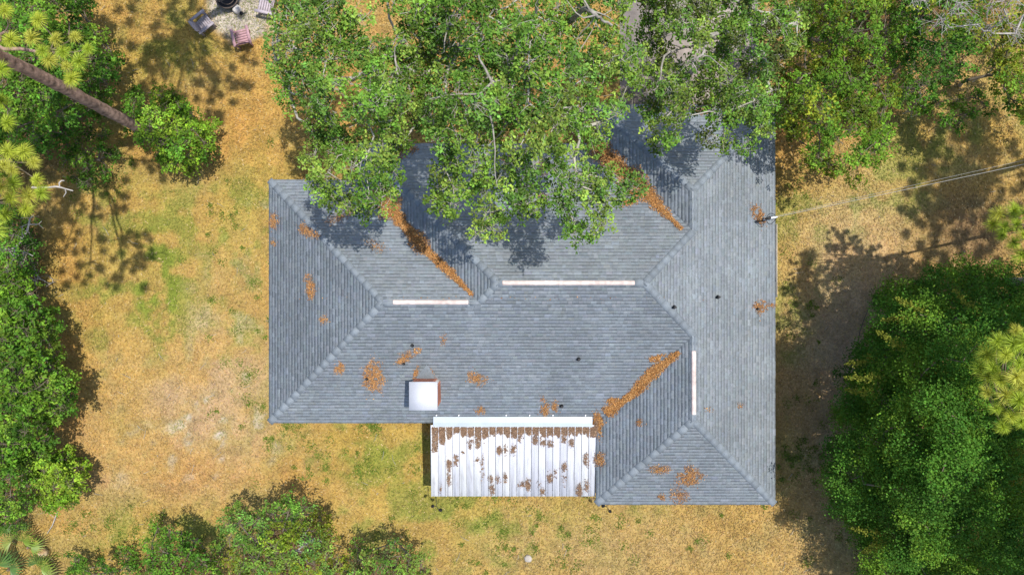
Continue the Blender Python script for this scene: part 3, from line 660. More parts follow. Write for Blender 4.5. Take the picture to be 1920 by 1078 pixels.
def skeleton(base, fork, cl, lean=.6):
    nodes = [np.array(base, float)]; par = [-1]
    k = max(3, int(np.linalg.norm(np.array(fork) - base) / .5)); 
    wob = R.normal(0, .06, 2)
    for q in range(1, k + 1):
        t = q / k; nodes.append(base + (fork - base) * t + np.array([wob[0] * math.sin(t * 3), wob[1] * math.sin(t * 4), 0])); par.append(len(nodes) - 2)
    first = len(nodes) - 1
    cost = [0.] * len(nodes); ends = []
    order = np.argsort(np.linalg.norm(cl - fork, axis=1))
    for c in cl[order]:
        NA = np.array(nodes[first:]); CA = np.array(cost[first:])
        d = np.linalg.norm(NA - c, axis=1); s_ = d + .28 * CA + 1.5 * np.maximum(0, NA[:, 2] - c[2] - .3)
        j = first + int(np.argmin(s_)); a = nodes[j]; dist = np.linalg.norm(c - a); m_ = max(1, int(dist / .45)); prev = j
        sag = np.array([R.normal(0, .10), R.normal(0, .10), R.normal(.0, .12)]) * dist
        for q in range(1, m_ + 1):
            t = q / m_; p_ = a + (c - a) * t + sag * math.sin(math.pi * t) + (R.normal(0, .05, 3) if q < m_ else 0)
            nodes.append(p_); par.append(prev); cost.append(cost[prev] + dist / m_); prev = len(nodes) - 1
        ends.append(prev)
    return np.array(nodes), np.array(par), np.array(ends), first
def tree(name, label, cat, base, fork, cl, cols, cr=.75, flat=.55, nsp=14, nlf=14, L=.11, W=.072, rtip=.012, bark='bark', group=None, up=1.1, twigs=True, spr=.085, crownname='crown', rmax=.4, leafy=1., tone=.28, limbs=()):
    base = np.array(base, float); fork = np.array(fork, float)
    root = empty(name, base, label, cat, group)
    if name in ('understory_tree', 'broadleaf_tree', 'bush', 'ivy_covered_tree'):
        lw = cl.copy(); z2 = cl[:, 2] * .55; lw[:, :2] *= ((H - z2) / (H - cl[:, 2]))[:, None]; lw[:, :2] += R.normal(0, .25, (len(cl), 2)); lw[:, 2] = z2; cl = np.vstack([cl, lw[::2]])
    N_, par, ends, first = skeleton(base, fork, cl)
    wgt = np.zeros(len(N_)); wgt[ends] = 1
    for q in range(len(N_) - 1, 0, -1): wgt[par[q]] += wgt[q]
    rad = np.minimum(rtip * (wgt + 1) ** .47, rmax)
    if first > 0:
        g = G(); idx = list(range(0, first + 1)); rr = np.maximum(rad[idx], rad[first]) * np.linspace(1.35, 1.0, len(idx))
        g.tube(N_[idx], rr, 10, bump=.06); g.build('trunk', M[bark], root, smooth=True)
    ch = np.arange(first + 1, len(N_)); V, f = segs_mesh(N_[par[ch]], N_[ch], rad[par[ch]] * .5 + rad[ch] * .5, rad[ch], 5)
    fs = [f]; Vs = [V]
    for lb in limbs:
        pts = np.array([P(q[0], q[1], q[2] - .75) for q in lb[1:]]); a0 = np.array(fork) + (pts[0] - fork) * .55 - [0, 0, .4]; pts = np.vstack([fork, a0, pts])
        tt = np.linspace(0, len(pts) - 1, 26); pp = np.stack([np.interp(tt, range(len(pts)), pts[:, q]) for q in range(3)], 1)
        pp += np.cumsum(R.normal(0, .03, pp.shape), 0) * np.array([1, 1, .5]); gl = G(); gl.tube(pp, np.linspace(lb[0] * 1.15, lb[0] * .3, 26), 8, bump=.12)
        for _ in range(4):
            k = R.integers(8, 26); d_ = unit(R.normal(0, 1, 3) * [1, 1, .35]) * .13; p2 = [pp[k]]
            for _q in range(R.integers(4, 10)): d_ = d_ + R.normal(0, .055, 3) - [0, 0, .008]; p2.append(p2[-1] + d_)
            gl.tube(p2, np.linspace(lb[0] * .38, .008, len(p2)), 5, cap=False)
        gl.build('limb', M[bark], root, smooth=True)
    nc = len(cl); rc = cr * rnd(.7, 1.25, nc)
    d = unit(R.normal(0, 1, (nc, nsp, 3))); d[..., 2] = d[..., 2] * .7 + .25
    rr = rnd(.35, 1., (nc, nsp)) ** .6
    sc = cl[:, None] + d * rr[..., None] * rc[:, None, None] * np.array([1, 1, flat])
    A = np.repeat(cl[:, None], nsp, 1).reshape(-1, 3); A = A + R.normal(0, .13, A.shape); B = sc.reshape(-1, 3)
    if twigs:
        Mi = A * .45 + B * .55 + R.normal(0, .05, A.shape); Mi[:, 2] -= .03
        for p_, q_, r0, r1 in ((A, Mi, rtip * .8, rtip * .6), (Mi, B, rtip * .6, rtip * .35)):
            V2, f2 = segs_mesh(p_, q_, np.full(len(p_), r0), np.full(len(p_), r1), 3); fs.append(f2 + sum(len(v_) for v_ in Vs)); Vs.append(V2)
    obj('branches', np.concatenate(Vs), np.concatenate(fs), M[('twig' if name == 'oak_tree' else 'stem') if bark == 'bark' else bark], root, smooth=False)
    if leafy > 0:
        k = R.random(len(B)) < leafy; Bk = B[k]; ncl = np.repeat(np.arange(nc), nsp)[k]
        tc_ = np.array(cols)[R.integers(0, len(cols), nc)] * np.clip(R.normal(1, tone * .6, (nc, 1)), .6, 1.5)
        ts = tc_[ncl] * np.clip(R.normal(1, tone, (len(Bk), 1)), .5, 1.7)
        off = R.normal(0, 1, (len(Bk), nlf, 3)) * spr * np.array([1, 1, .55])
        cen = (Bk[:, None] + off).reshape(-1, 3); tl = np.repeat(ts, nlf, 0) * rnd(.72, 1.3, (len(cen), 1)); tl[:, 0] *= rnd(.85, 1.2, len(cen))
        bias = unit(off.reshape(-1, 3) + 1e-4) * .5 + np.array([0, 0, up])
        V, f, c = leaves(cen, bias, L, W, tl)
        obj(crownname, V, f, M['leaf'], root, col=c)
    return root
OAK = [lin(*c) * .78 for c in ((124, 160, 64), (106, 148, 56), (142, 172, 76), (110, 152, 68))]
YGR = [lin(*c) * .62 for c in ((150, 166, 52), (132, 156, 48), (166, 178, 70))]
MID = [lin(*c) * .70 for c in ((112, 158, 54), (96, 144, 48), (132, 172, 60))]
BRI = [lin(*c) * .66 for c in ((136, 178, 54), (154, 190, 62), (120, 166, 50))]
DRK = [lin(*c) * .68 for c in ((100, 152, 54), (88, 138, 50), (122, 166, 56))]

oW = sample_clumps([(508,60),(525,10),(560,-50),(800,-60),(840,40),(810,120),(800,220),(770,262),(735,280),(742,340),(722,385),(690,405),(650,398),(610,365),(575,325),(592,275),(600,262),(560,215),(522,150)],
                   [(725, 28, 44, 32), (700, 62, 26, 14), (768, 240, 16, 30), (620, 90, 12, 12), (700,150,12,10)], 21, 9.3, 11.7, rough=1.6)
tree('oak_tree', 'broad live oak shading the north-west corner of the house', 'oak tree', P(715, 120), P(690, 130, 5.5), oW, OAK, cr=.46, limbs=[(.09, (735, 165, 11.6), (712, 200, 11.9), (700, 235, 11.6)), (.07, (690, 215, 11.4), (672, 217, 11.3)), (.06, (640, 150, 11.6), (600, 112, 11.2)), (.05, (742, 150, 12), (735, 110, 12), (700, 100, 11.6))])
oC = sample_clumps([(800,-60),(1180,-60),(1165,40),(1170,90),(1205,110),(1185,170),(1150,225),(1120,262),(1130,300),(1178,330),(1188,352),(1150,395),(1128,440),(1085,452),(1040,420),(1042,380),(990,400),(960,425),(905,440),(860,415),(815,385),(795,320),(790,260),(800,150)],
                   [(972, 240, 22, 18), (1018, 320, 15, 40), (860, 30, 26, 12), (1100, 290, 26, 12), (1035,130,14,20), (868, 225, 14, 14), (1008, 365, 12,22), (940,285,18,12), (770,250,20,40), (1130,20,22,14),(1090,60,14,10),(900,340,12,12)], 21.5, 9.9, 12.4, rough=1.6)
tree('oak_tree', 'largest live oak, its crown hanging over the north slope of the roof', 'oak tree', P(985, 60), P(960, 120, 5.5), oC, OAK, cr=.48, limbs=[(.10, (880, 30, 12.6), (845, 38, 12.6), (822, 58, 12.2)), (.12, (938, 160, 13), (920, 152, 13.2), (915, 175, 12.8), (926, 205, 12.4)), (.07, (915, 152, 13), (880, 168, 12.6)), (.10, (1108, 18, 12.4), (1132, 42, 12.6), (1152, 60, 12.4)), (.09, (965, 225, 12), (985, 240, 11.8), (1008, 280, 11.2)), (.06, (900, 250, 11.8), (880, 262, 11.5)), (.06, (1010, 100, 12.6), (1040, 95, 12.6), (1060, 120, 12.3)), (.05, (925, 300, 10.8), (965, 312, 10.4))])
oN = sample_clumps([(1232,-60),(1510,-60),(1495,40),(1512,100),(1455,135),(1448,200),(1425,235),(1370,225),(1310,205),(1250,230),(1215,205),(1205,160),(1222,120),(1205,60)],
                   [(1280, 95, 22, 20), (1365, 28, 12, 20), (1430,160,12,12), (1330,180,14,10)], 20.5, 7.6, 10.6, rough=1.5)
oN2 = sample_clumps([(1215,205),(1310,200),(1440,190),(1442,262),(1400,275),(1330,262),(1290,240),(1262,280),(1232,275)], [(1310,235,24,20),(1380,230,14,12)], 27, 8.0, 9.4, .25)
tree('oak_tree', 'live oak beside the driveway, its thin tips over the north end of the east wing', 'oak tree', P(1440, 30), P(1420, 40, 5), np.vstack([oN, oN2]), OAK + [lin(128, 150, 70) * .5], cr=.43, limbs=[(.07, (1330, 60, 11), (1300, 100, 11), (1285, 115, 10.6)), (.05, (1250, 90, 10.4), (1232, 150, 10), (1212, 170, 9.6))])
# north-east understory
t1 = sample_clumps([(1450,150),(1512,105),(1520,-50),(1690,-50),(1695,60),(1668,110),(1650,150),(1672,190),(1665,270),(1625,310),(1585,332),(1545,310),(1500,255),(1462,235)], [(1505, 260, 14, 20), (1480,180,14,12), (1645, 230, 14,14)], 25, 3.5, 7.5)
tree('understory_tree', 'yellowish green tree beside the north-east corner of the house', 'tree', P(1500, 150), P(1510, 145, 2.5), t1, [YGR[1], MID[0], MID[2], BRI[2], YGR[0]], cr=.60, L=.125, W=.08)
t2 = sample_clumps([(1690,-50),(1845,-50),(1840,60),(1815,130),(1700,190),(1668,140),(1692,90)], [], 25, 3.5, 6.5)
tree('understory_tree', 'dark green bushy tree at the top of the yard, right of the yellowish one', 'tree', P(1660, 60), P(1680, 50, 2.2), t2, DRK, cr=.66, L=.125, W=.08)
t3 = sample_clumps([(1860,70),(1960,20),(1990,120),(1960,240),(1895,205),(1868,150)], [], 25, 3.0, 6.5)
tree('understory_tree', 'light green tree at the right edge in the top corner', 'tree', P(1800, 160), P(1815, 150, 2.), t3, YGR + MID, cr=.62, L=.125, W=.08)
t4 = sample_clumps([(1750,190),(1850,175),(1855,200),(1800,245),(1755,232)], [], 26, 1.5, 3.4)
tree('shrub', 'low sparse green shrub on the dry grass at upper right', 'shrub', P(1775, 225), P(1785, 220, .8), t4, MID, cr=.5, L=.12, W=.08, leafy=.7, group=None)
t5 = sample_clumps([(1690,150),(1745,150),(1745,205),(1700,208)], [], 26, 1.2, 2.6)
tree('bare_shrub', 'grey leafless twiggy shrub on the dry grass at upper right', 'shrub', P(1710, 185), P(1714, 182, .6), t5, MID, cr=.62, nsp=28, bark='dead', leafy=.12, rtip=.011)
t6 = sample_clumps([(1700,-30),(1960,-60),(1960,90),(1880,60),(1800,75),(1735,40)], [], 34, 6., 9.)
tree('bare_tree', 'half-dead tree with grey twigs over the top right corner', 'tree', P(1795, -40), P(1810, -45, 3.5), t6, YGR, cr=.85, nsp=20, bark='dead', leafy=.3, rtip=.013, nlf=9)
# left undergrowth
l1 = sample_clumps([(-50,-50),(150,-50),(160,40),(205,100),(215,150),(180,215),(110,265),(60,300),(-50,300)], [], 24, 2.5, 6.)
tree('understory_tree', 'dark green tangle of leaves behind the leaning pine trunk at top left', 'tree', P(190, 150), P(180, 145, 1.8), l1, MID + DRK, cr=.62, L=.13, W=.085)
l2 = sample_clumps([(245,190),(290,172),(330,176),(345,212),(400,238),(404,262),(372,305),(335,322),(292,300),(270,262),(240,225)], [], 21, 1.2, 3.6)
tree('bush', 'round bright green bush at the foot of the pine trunk', 'bush', P(335, 255), P(330, 252, .5), l2, BRI + MID, cr=.48, L=.12, W=.08, up=1.)
l2b = sample_clumps([(150,250),(200,245),(215,300),(190,345),(150,350),(120,300)], [], 24, .8, 1.8)
tree('bush', 'thin low bush in the shade left of the pine trunk', 'bush', P(185, 300), P(185, 300, .3), l2b, MID, cr=.42, leafy=.6)
l3 = sample_clumps([(-60,395),(48,395),(62,440),(70,480),(50,535),(-60,540)], [], 25, 1.2, 3.4)
tree('bush', 'deep green bush at the left edge under the dead branches', 'bush', P(50, 470), P(45, 470, .6), l3, DRK, cr=.55)
l4 = sample_clumps([(-60,535),(50,530),(62,560),(85,590),(100,640),(105,690),(138,728),(128,768),(84,800),(92,845),(40,870),(-60,900)], [], 22, 2.2, 4.6)
tree('broadleaf_tree', 'dense mid green tree along the left edge of the yard', 'tree', P(110, 690), P(95, 690, 2.2), l4, MID + [BRI[2]], cr=.6, L=.14, W=.085)
l5 = sample_clumps([(62,850),(112,840),(160,895),(158,925),(120,948),(75,952),(50,900)], [], 20, 1.0, 2.8)
tree('bush', 'light green rounded bush near the palmettos at lower left', 'bush', P(125, 895), P(120, 895, .4), l5, BRI, cr=.44, L=.125, W=.08)
l6 = sample_clumps([(-60,820),(60,860),(52,940),(25,980),(-60,1000)], [], 24, 2.0, 4.2)
tree('bush', 'mid green bush at the left edge behind the light green one', 'bush', P(45, 910), P(40, 910, .8), l6, MID, cr=.55)
# bottom row
b1 = sample_clumps([(284,995),(322,978),(350,1015),(395,1030),(420,1110),(268,1110)], [], 23, 2.0, 4.4)
tree('scrub_oak', 'dark green scrub oak at the bottom, nearest the palmettos', 'scrub oak', P(370, 1010), P(365, 1015, 1.), b1, DRK + MID, cr=.5, group=None)
b2 = sample_clumps([(425,985),(445,945),(475,965),(545,925),(600,965),(628,990),(640,1030),(632,1110),(440,1110),(430,1040)], [(455,1040,14,20),(640,1020,14,14),(600,1040,10,12)], 23, 2.4, 5.0)
tree('scrub_oak', 'widest scrub oak at the bottom, with bare limbs showing through it', 'scrub oak', P(560, 965), P(550, 975, 1.2), b2, OAK + YGR[:2], cr=.52)
b3 = sample_clumps([(665,1028),(720,1026),(765,1016),(790,1050),(815,1110),(655,1110)], [], 24, 1.8, 4.0)
tree('scrub_oak', 'greyish green scrub oak at the bottom, nearest the patio cover', 'scrub oak', P(745, 1010), P(740, 1015, 1.), b3, OAK + [lin(130, 148, 84) * .6], cr=.5)
b4 = sample_clumps([(140,1045),(235,1035),(262,1110),(130,1110)], [], 26, .8, 1.8)
tree('bush', 'low dull bush between the palmettos and the scrub oaks', 'bush', P(200, 1070), P(200, 1072, .3), b4, MID, cr=.4, leafy=.7)

# ivy-smothered tree on the right: a thick mound of small leaves with trailing shoots
poly = [(1682,535),(1780,512),(1985,490),(1985,1120),(1640,1120),(1628,1035),(1585,960),(1550,915),(1552,880),(1575,800),(1592,730),(1618,670),(1640,620),(1655,570)]
r1 = sample_clumps(poly, [(1790,645,13,10),(1845,900,16,12),(1700,860,12,9),(1765,640,10,8),(1860,800,14,10)], 23, 2.2, 8.2)
ivy = tree('ivy_covered_tree', 'dark green ivy-smothered tree filling the right side of the yard', 'tree', P(1700, 820), P(1710, 820, 2.5), r1, DRK, cr=.66, nsp=34, nlf=19, L=.086, W=.066, up=.9, twigs=False, spr=.15, tone=.15)
SH = lin(168, 176, 70) * .55
sh = [(1588,683,1650,668),(1586,707,1660,706),(1587,731,1650,735),(1790,545,1850,600),(1755,655,1830,685),(1815,634,1850,665),(1800,743,1850,755),(1770,785,1835,792),(1645,622,1700,655),(1598,990,1680,1012),(1655,600,1720,592),(1885,855,1925,845),(1890,905,1925,893),(1620,1035,1660,1015),(1640,805,1700,790),(1690,905,1740,880),(1680,560,1740,590),(1700,975,1760,985),(1730,700,1790,712)]
for x0, y0, x1, y1 in sh:
    t = np.linspace(0, 1, 14); zt_ = 4.2 + 1.5 * R.random() + (x1 - 1600) / 120
    pts = np.array([P(x1 + (x0 - x1) * a1, y1 + (y0 - y1) * a1 + 5 * math.sin(a1 * 3) * R.choice([-1, 1]) * .6, zt_ + .5 * math.sin(a1 * 2.5)) for a1 in t])
    g = G(); g.tube(pts, np.linspace(.015, .005, 14), 4, cap=False)
    cen = np.repeat(pts[1:], 14, 0) + R.normal(0, 1, (13 * 14, 3)) * np.repeat(np.linspace(.13, .03, 13), 14)[:, None]
    V, f, c = leaves(cen, np.array([0, 0, 1.]), .085, .055, SH * rnd(.7, 1.25, (len(cen), 1)))
    g.add(V, f); C = [np.tile(SH * .8, (g.n - len(V), 1)), c]
    obj('ivy_shoot', np.concatenate(g.V), [np.concatenate(g.F[3]), np.concatenate(g.F[4])], M['leaf'], ivy, col=np.concatenate(C))

# ------------------------------------------------------------------ pines
NC = [lin(206, 220, 84) * .8, lin(190, 214, 76) * .78, lin(216, 220, 98) * .8]
def tuft_mesh(k, n=270, L=.40, wd=.012, cols=NC):
    th = rnd(0, 2 * math.pi, n); el = np.arcsin(rnd(-.25, 1, n)); d = np.stack([np.cos(th) * np.cos(el), np.sin(th) * np.cos(el), np.sin(el) * .75], 1)
    Ln = L * rnd(.75, 1.1, n)[:, None]; s_ = unit(np.cross(d, R.normal(0, 1, (n, 3)))) * wd * .5
    mid = d * Ln * .6; tip = d * Ln; tip[:, 2] -= rnd(.02, .16, n)
    V = np.stack([s_ * .6, -s_ * .6, mid - s_, mid + s_, tip], 1).reshape(-1, 3); i = np.arange(n)[:, None] * 5
    c = np.repeat(cols[k % len(cols)] * rnd(.65, 1.25, (n, 1)), 5, 0); c = c.reshape(n, 5, 3); c[:, :2] *= .75; c = c.reshape(-1, 3)
    return V, [np.concatenate([i + [[2, 4, 3]]]), np.concatenate([i + [[0, 1, 2, 3]]])], c
TM = [mesh_data('needle_tuft', V, f, M['needle'], c) for V, f, c in (tuft_mesh(k) for k in range(6))]
def young_pine(base, top, tufts, label, name='young_pine'):
    """tufts: px,py,z; each tuft is its own part, on its own branch"""
    base = np.array(base, float); top = np.array(top, float); root = empty(name, base, label, 'pine tree')
    t = np.linspace(0, 1, 8)[:, None]; g = G(); g.tube(base + (top - base) * t, np.linspace(.09, .03, 8), 8, bump=.08); g.build('trunk', M['pinebark'], root, smooth=True)
    for px, py, z in tufts:
        p_ = P(px, py, z); k = np.clip((p_[2] - base[2]) / (top[2] - base[2]) - .12, .1, 1.); s_ = base + (top - base) * k
        g = G(); m_ = (s_ + p_) / 2 + [0, 0, -.15]; g.tube([s_, m_, p_], [.03, .022, .012], 5); g.build('branch', M['stem'], root)
        inst('needle_tuft', TM[R.integers(0, 6)], root, p_, Matrix.Rotation(rnd(0, 6.28), 4, 'Z') @ Matrix.Rotation(rnd(-.35, .35), 4, 'X') @ Matrix.Scale(rnd(.7, 1.15), 4))
    return root
young_pine((23.4, 2.7, 0), (18.4, 2.0, 11), [(1872,402,9.2),(1900,395,9.4),(1882,425,9.4),(1905,420,9.6),(1878,440,9.2),(1918,440,9.4),(1900,455,9.2),(1925,400,9.8),(1862,420,9),(1915,478,9)],
           'young pine with bright needles at the right edge, above the ivy tree')
tr = [(1870,640,8.4),(1900,645,8.6),(1910,680,8.6),(1862,690,8.),(1850,665,8),(1885,665,8.6),(1875,712,8.2),(1905,705,8.6),(1850,735,7.8),(1885,740,8.2),(1910,750,8.4),(1868,765,7.8),(1895,780,8),(1918,720,8.6),(1915,790,8),(1880,800,7.6),(1925,640,8.8),(1855,705,7.8),(1925,770,8.4),(1840,690,7.6),(1905,620,8.4)]
tr = [(a1, b1, c1 + 2.4) for a1, b1, c1 in tr]
young_pine((16.4, -3.2, 0), (16.2, -3.0, 12.6), tr, 'tall pine with bright yellow-green needles rising through the ivy at the right edge')

def tall_pine(base, pts, rad, crown_c, crown_r, nt, label, group=None, boughs=()):
    base = np.array(base, float); root = empty('pine_tree', base, label, 'pine tree', group)
    g = G(); pts = np.array(pts); m_ = len(pts); tt = np.linspace(0, m_ - 1, 70); pp = np.stack([np.interp(tt, range(m_), pts[:, q]) for q in range(3)], 1)
    g.tube(pp, np.interp(tt, [0, 4, m_ - 1], [rad * 1.15, rad, rad * .45]) if m_ > 5 else np.linspace(rad * 1.1, rad * .5, 70), 14, bump=.10); g.build('trunk', M['pinebark'], root, smooth=True)
    cc = np.array(crown_c); gc = G(); gb = G(); tops = pp[pp[:, 2] > cc[2] - crown_r[2] * 1.1]
    d = unit(R.normal(0, 1, (nt, 3))) * (R.random((nt, 1)) ** .4); cs = cc + d * np.array(crown_r)
    for c in cs:
        V, f, col = tuft_mesh(int(rnd(0, 3)), 66, .36, .05); V = V * rnd(.8, 1.2) + c
        gc.V.append(V); gc.F[3].append(f[0] + gc.n); gc.F[4].append(f[1] + gc.n); gc.C.append(col); gc.n += len(V)
        j = np.argmin(np.linalg.norm(tops - c, axis=1)); gb.tube([tops[j], (tops[j] + c) / 2 - [0, 0, .2], c], [.03, .018, .01], 4, cap=False)
    hubs = np.array([P(*q) for q in ((95, 95, 11.6), (10, 60, 12), (-14, 175, 11.8), (-14, 300, 12.6), (-10, 380, 12.4), (-120, 230, 13), (-130, 370, 13), (-220, 200, 13.3), (-220, 320, 13.3))])
    for h_ in (hubs if boughs else ()):
        j = np.argmin(np.linalg.norm(pp - (h_ + [0, 0, .2]), axis=1)); t_ = np.linspace(0, 1, 9)[:, None]; q_ = pp[j] + (h_ - pp[j]) * t_
        q_[:, 2] -= .35 * np.sin(t_[:, 0] * math.pi); q_[1:-1] += R.normal(0, .05, (7, 3)); g = G(); g.tube(q_, np.linspace(.07, .035, 9), 7, bump=.1); g.build('bough', M['pinebark'], root)
    for px, py, z in boughs:
        p_ = P(px, py, z); j = np.argmin(np.linalg.norm(hubs - p_, axis=1)); g = G(); s_ = hubs[j]
        m_ = s_ * .5 + p_ * .5 + [0, 0, -.15] + R.normal(0, .08, 3); g.tube([s_, m_, p_], [.03, .022, .012], 5); g.build('branch', M['stem'], root)
        inst('needle_tuft', TM[R.integers(0, 6)], root, p_, Matrix.Rotation(rnd(0, 6.28), 4, 'Z') @ Matrix.Rotation(rnd(-.35, .35), 4, 'X') @ Matrix.Scale(rnd(.6, .95), 4))
    gc.build('crown', M['needle'], root, col=True); gb.build('branches', M['pinebark'], root)
    return root
b0 = P(292, 262); q = np.array([P(275, 248, 1.0), P(200, 208, 3.9), P(130, 171, 6.3), P(60, 135, 8.4), P(0, 105, 10.0)])
top = q[-1] + (q[-1] - q[0]) / 9 * 3 
BA = [(105,75,9.2),(60,72,9.4),(118,98,9),(80,95,9.2),(140,70,9),(165,92,8.8),(148,115,8.8),(125,125,8.8),(134,148,8.6),(72,38,9.4),(20,75,9.6),(92,112,9),(2,130,9.4),(10,20,9.6),(2,190,9),(14,230,8.8),
      (15,285,9),(45,285,9),(22,318,9.2),(62,305,8.9),(25,345,9.2),(70,338,8.8),(55,368,8.6),(20,372,9),(78,362,8.6),(48,392,8.6),(10,402,8.8),(2,350,9.4),(8,310,9.2)]
for _ in range(900):
    c_ = (rnd(-270, -6), rnd(120, 440), rnd(9.0, 10.8))
    if len(BA) < 84 and all((c_[0] - q[0]) ** 2 + (c_[1] - q[1]) ** 2 > 30 ** 2 for q in BA): BA.append(c_)
BA = [(a1, b1, c1 + (3.0 if b1 < 250 else 4.0)) for a1, b1, c1 in BA]
lp = tall_pine(b0, [b0 - [0, 0, .2], *q, P(-62, 74, 12.0), [-16.2, 7.2, 14.2], [-15.8, 6.4, 16.4]], .215, (-17.6, 5.6, 15.4), (2.0, 2.4, 1.4), 50, 'leaning pine with a bare reddish brown trunk and bright needle tufts at upper left', boughs=BA)
g = G(); B_ = [P(60, 352, 12.6), P(88, 352, 12.6), P(104, 350, 12.5), P(112, 351, 12.5), P(122, 354, 12.4), P(137, 358, 12.4)]; g.tube(B_, [.035, .03, .028, .025, .02, .016], 6)
g.tube([B_[3], P(111, 343, 12.6), P(115, 339, 12.6), P(120, 339, 12.5)], [.02, .018, .018, .018], 5); g.tube([B_[4], P(124, 361, 12.3), P(119, 369, 12.2)], [.02, .016, .012], 5)
g.build('dead_branch', M['dead'], lp, label='crooked bare grey branch')
tall_pine((-10.2, 15.2, 0), [(-10.2, 15.2, -.2), (-10.6, 14.4, 8), (-11.2, 13.2, 17.5)], .25, (-11.6, 12.3, 15.5), (4.0, 3.8, 2.8), 120, 'pine beyond the top edge whose tufted shadow falls by the fire pit')
tall_pine((27.2, 7.0, 0), [(27.2, 7.0, -.2), (26.6, 6.8, 9), (26, 6.6, 20)], .25, (25.8, 6.5, 17.6), (3.0, 4.6, 3.4), 230, 'pine beyond the right edge shading the grass at upper right')
# big evergreens beyond the right edge: their shade falls on the ivy and the side lawn
def off_tree(cx, cy, z, r, label, seed):
    base = np.array([cx + 1.0, cy, 0.]); cl = []
    k = int(34 * r[0] * r[1] / 12)
    d = unit(R.normal(0, 1, (k, 3))) * R.random((k, 1)) ** .33
    cl = np.array([cx, cy, z]) + d * np.array(r)
    tree('evergreen_tree', label, 'tree', base, (cx + .3, cy, z - r[2] * .8), cl, DRK, cr=1.05, nsp=12, nlf=7, L=.42, W=.3, spr=.3, twigs=False, rtip=.03)
off_tree(20.5, .2, 13.5, (3.3, 3.2, 2.0), 'tall evergreen beyond the right edge, the northernmost of three', 1)
off_tree(20.6, -6.2, 13.5, (3.6, 3.5, 2.0), 'tall evergreen beyond the right edge, between two others', 2)
off_tree(21.7, -12.6, 13.5, (3.7, 3.6, 2.0), 'tall evergreen beyond the right edge, the southernmost of three', 3)

# ------------------------------------------------------------------ dead branches at the left edge
def dead_limb(pts, rad, sub, label):
    root_p = P(*pts[0]); g = G(); main = np.array([P(*p) for p in pts]); g.tube(main, np.linspace(rad, rad * .4, len(pts)), 6)
    for _ in range(sub):
        k = R.integers(1, len(main)); a = main[k] * .5 + main[k - 1] * .5; d = unit(R.normal(0, 1, 3) * [1, 1, .4]) * rnd(.35, .9)
        m_ = a + d * .5 + R.normal(0, .08, 3); e_ = a + d + R.normal(0, .1, 3); g.tube([a, m_, e_], [rad * .45, rad * .3, rad * .15], 4)
        for _ in range(2): g.tube([m_, m_ + unit(R.normal(0, 1, 3)) * rnd(.2, .45)], [rad * .25, rad * .12], 3)
    return g.build('dead_branch', M['dead'], org=root_p, label=label, category='branch')
dead_limb([(8, 535, .6), (20, 500, 1.6), (32, 462, 2.4), (52, 432, 3.), (56, 410, 3.2)], .07, 12, 'grey dead branch reaching up the left edge')
dead_limb([(0, 470, 2.), (30, 465, 2.2), (62, 480, 1.8)], .05, 9, 'grey dead branch lying crosswise at the left edge')
dead_limb([(10, 515, 1.2), (40, 508, 1.), (62, 525, .8), (72, 530, .6)], .045, 8, 'short dead branch tip above the left-hand tree')
dead_limb([(62, 495, .3), (72, 520, .15), (92, 532, .1), (104, 528, .1)], .03, 5, 'dark fallen branch on the orange straw at the left')
dead_limb([(108, 958, .1), (98, 985, .1), (88, 1000, .15)], .03, 1, 'thin brown stick on the ground beside the palmettos')
dead_limb([(590, 1010, 4.6), (570, 1022, 4.6), (545, 1040, 4.2), (520, 1065, 3.6)], .06, 7, 'bare curved limb in the widest scrub oak')

# ------------------------------------------------------------------ palmettos
FG = [lin(140, 168, 60) * .6, lin(110, 150, 70) * .55, lin(160, 176, 84) * .6, lin(84, 128, 62) * .55]
def frond_mesh(col, L=.86, nb=14, spread=3.4):
    V, f, C = [], [], []
    for k in range(nb):
        a1 = (k / (nb - 1) - .5) * spread; ln = L * (1 - .25 * abs(a1 / spread * 2) ** 2) * rnd(.92, 1.06); wd = .040
        d = np.array([math.cos(a1), math.sin(a1), 0]); s_ = np.array([-math.sin(a1), math.cos(a1), 0]) * wd; b = len(V)
        V += [np.zeros(3) + s_ * .1, np.zeros(3) - s_ * .1, d * ln * .45 - s_ + [0, 0, .06], d * ln * .45 + s_ + [0, 0, .02], d * ln + [0, 0, -.06]]
        f += [[b, b + 1, b + 2, b + 3]]; C += [col * rnd(.65, 1.3)] * 5
    T = [[q[3], q[2], q[0] + 4] for q in f]
    return mesh_data('frond', np.array(V), [np.array(T), np.array(f)], M['frond'], np.array(C))
FM = [frond_mesh(c) for c in FG] + [frond_mesh(lin(205, 168, 112) * .6, .6, 14, 1.9)]
def palmetto(px, py, fr, label):
    b = P(px, py); root = empty('palmetto', b, label, 'palmetto', 'palmettos in the lower left corner'); g = G(); g.tube([b, b + [0, 0, .35]], [.12, .08], 8, bump=.2); g.build('stem', M['pinebark'], root)
    for ang, dist, z, k, sc in fr:
        a1 = math.radians(ang); p_ = b + np.array([math.cos(a1) * dist, math.sin(a1) * dist, z]); g = G()
        g.tube([b + [0, 0, .3], (b + p_) / 2 + [0, 0, .25], p_], [.012, .010, .008], 5, c=FG[0] * .7); g.build('stalk', M['frond'], root, col=True)
        inst('frond', FM[k], root, p_, Matrix.Rotation(a1 + rnd(-.3, .3), 4, 'Z') @ Matrix.Rotation(rnd(-.1, .3), 4, 'Y') @ Matrix.Rotation(rnd(-.25, .25), 4, 'X') @ Matrix.Scale(sc * .95, 4))
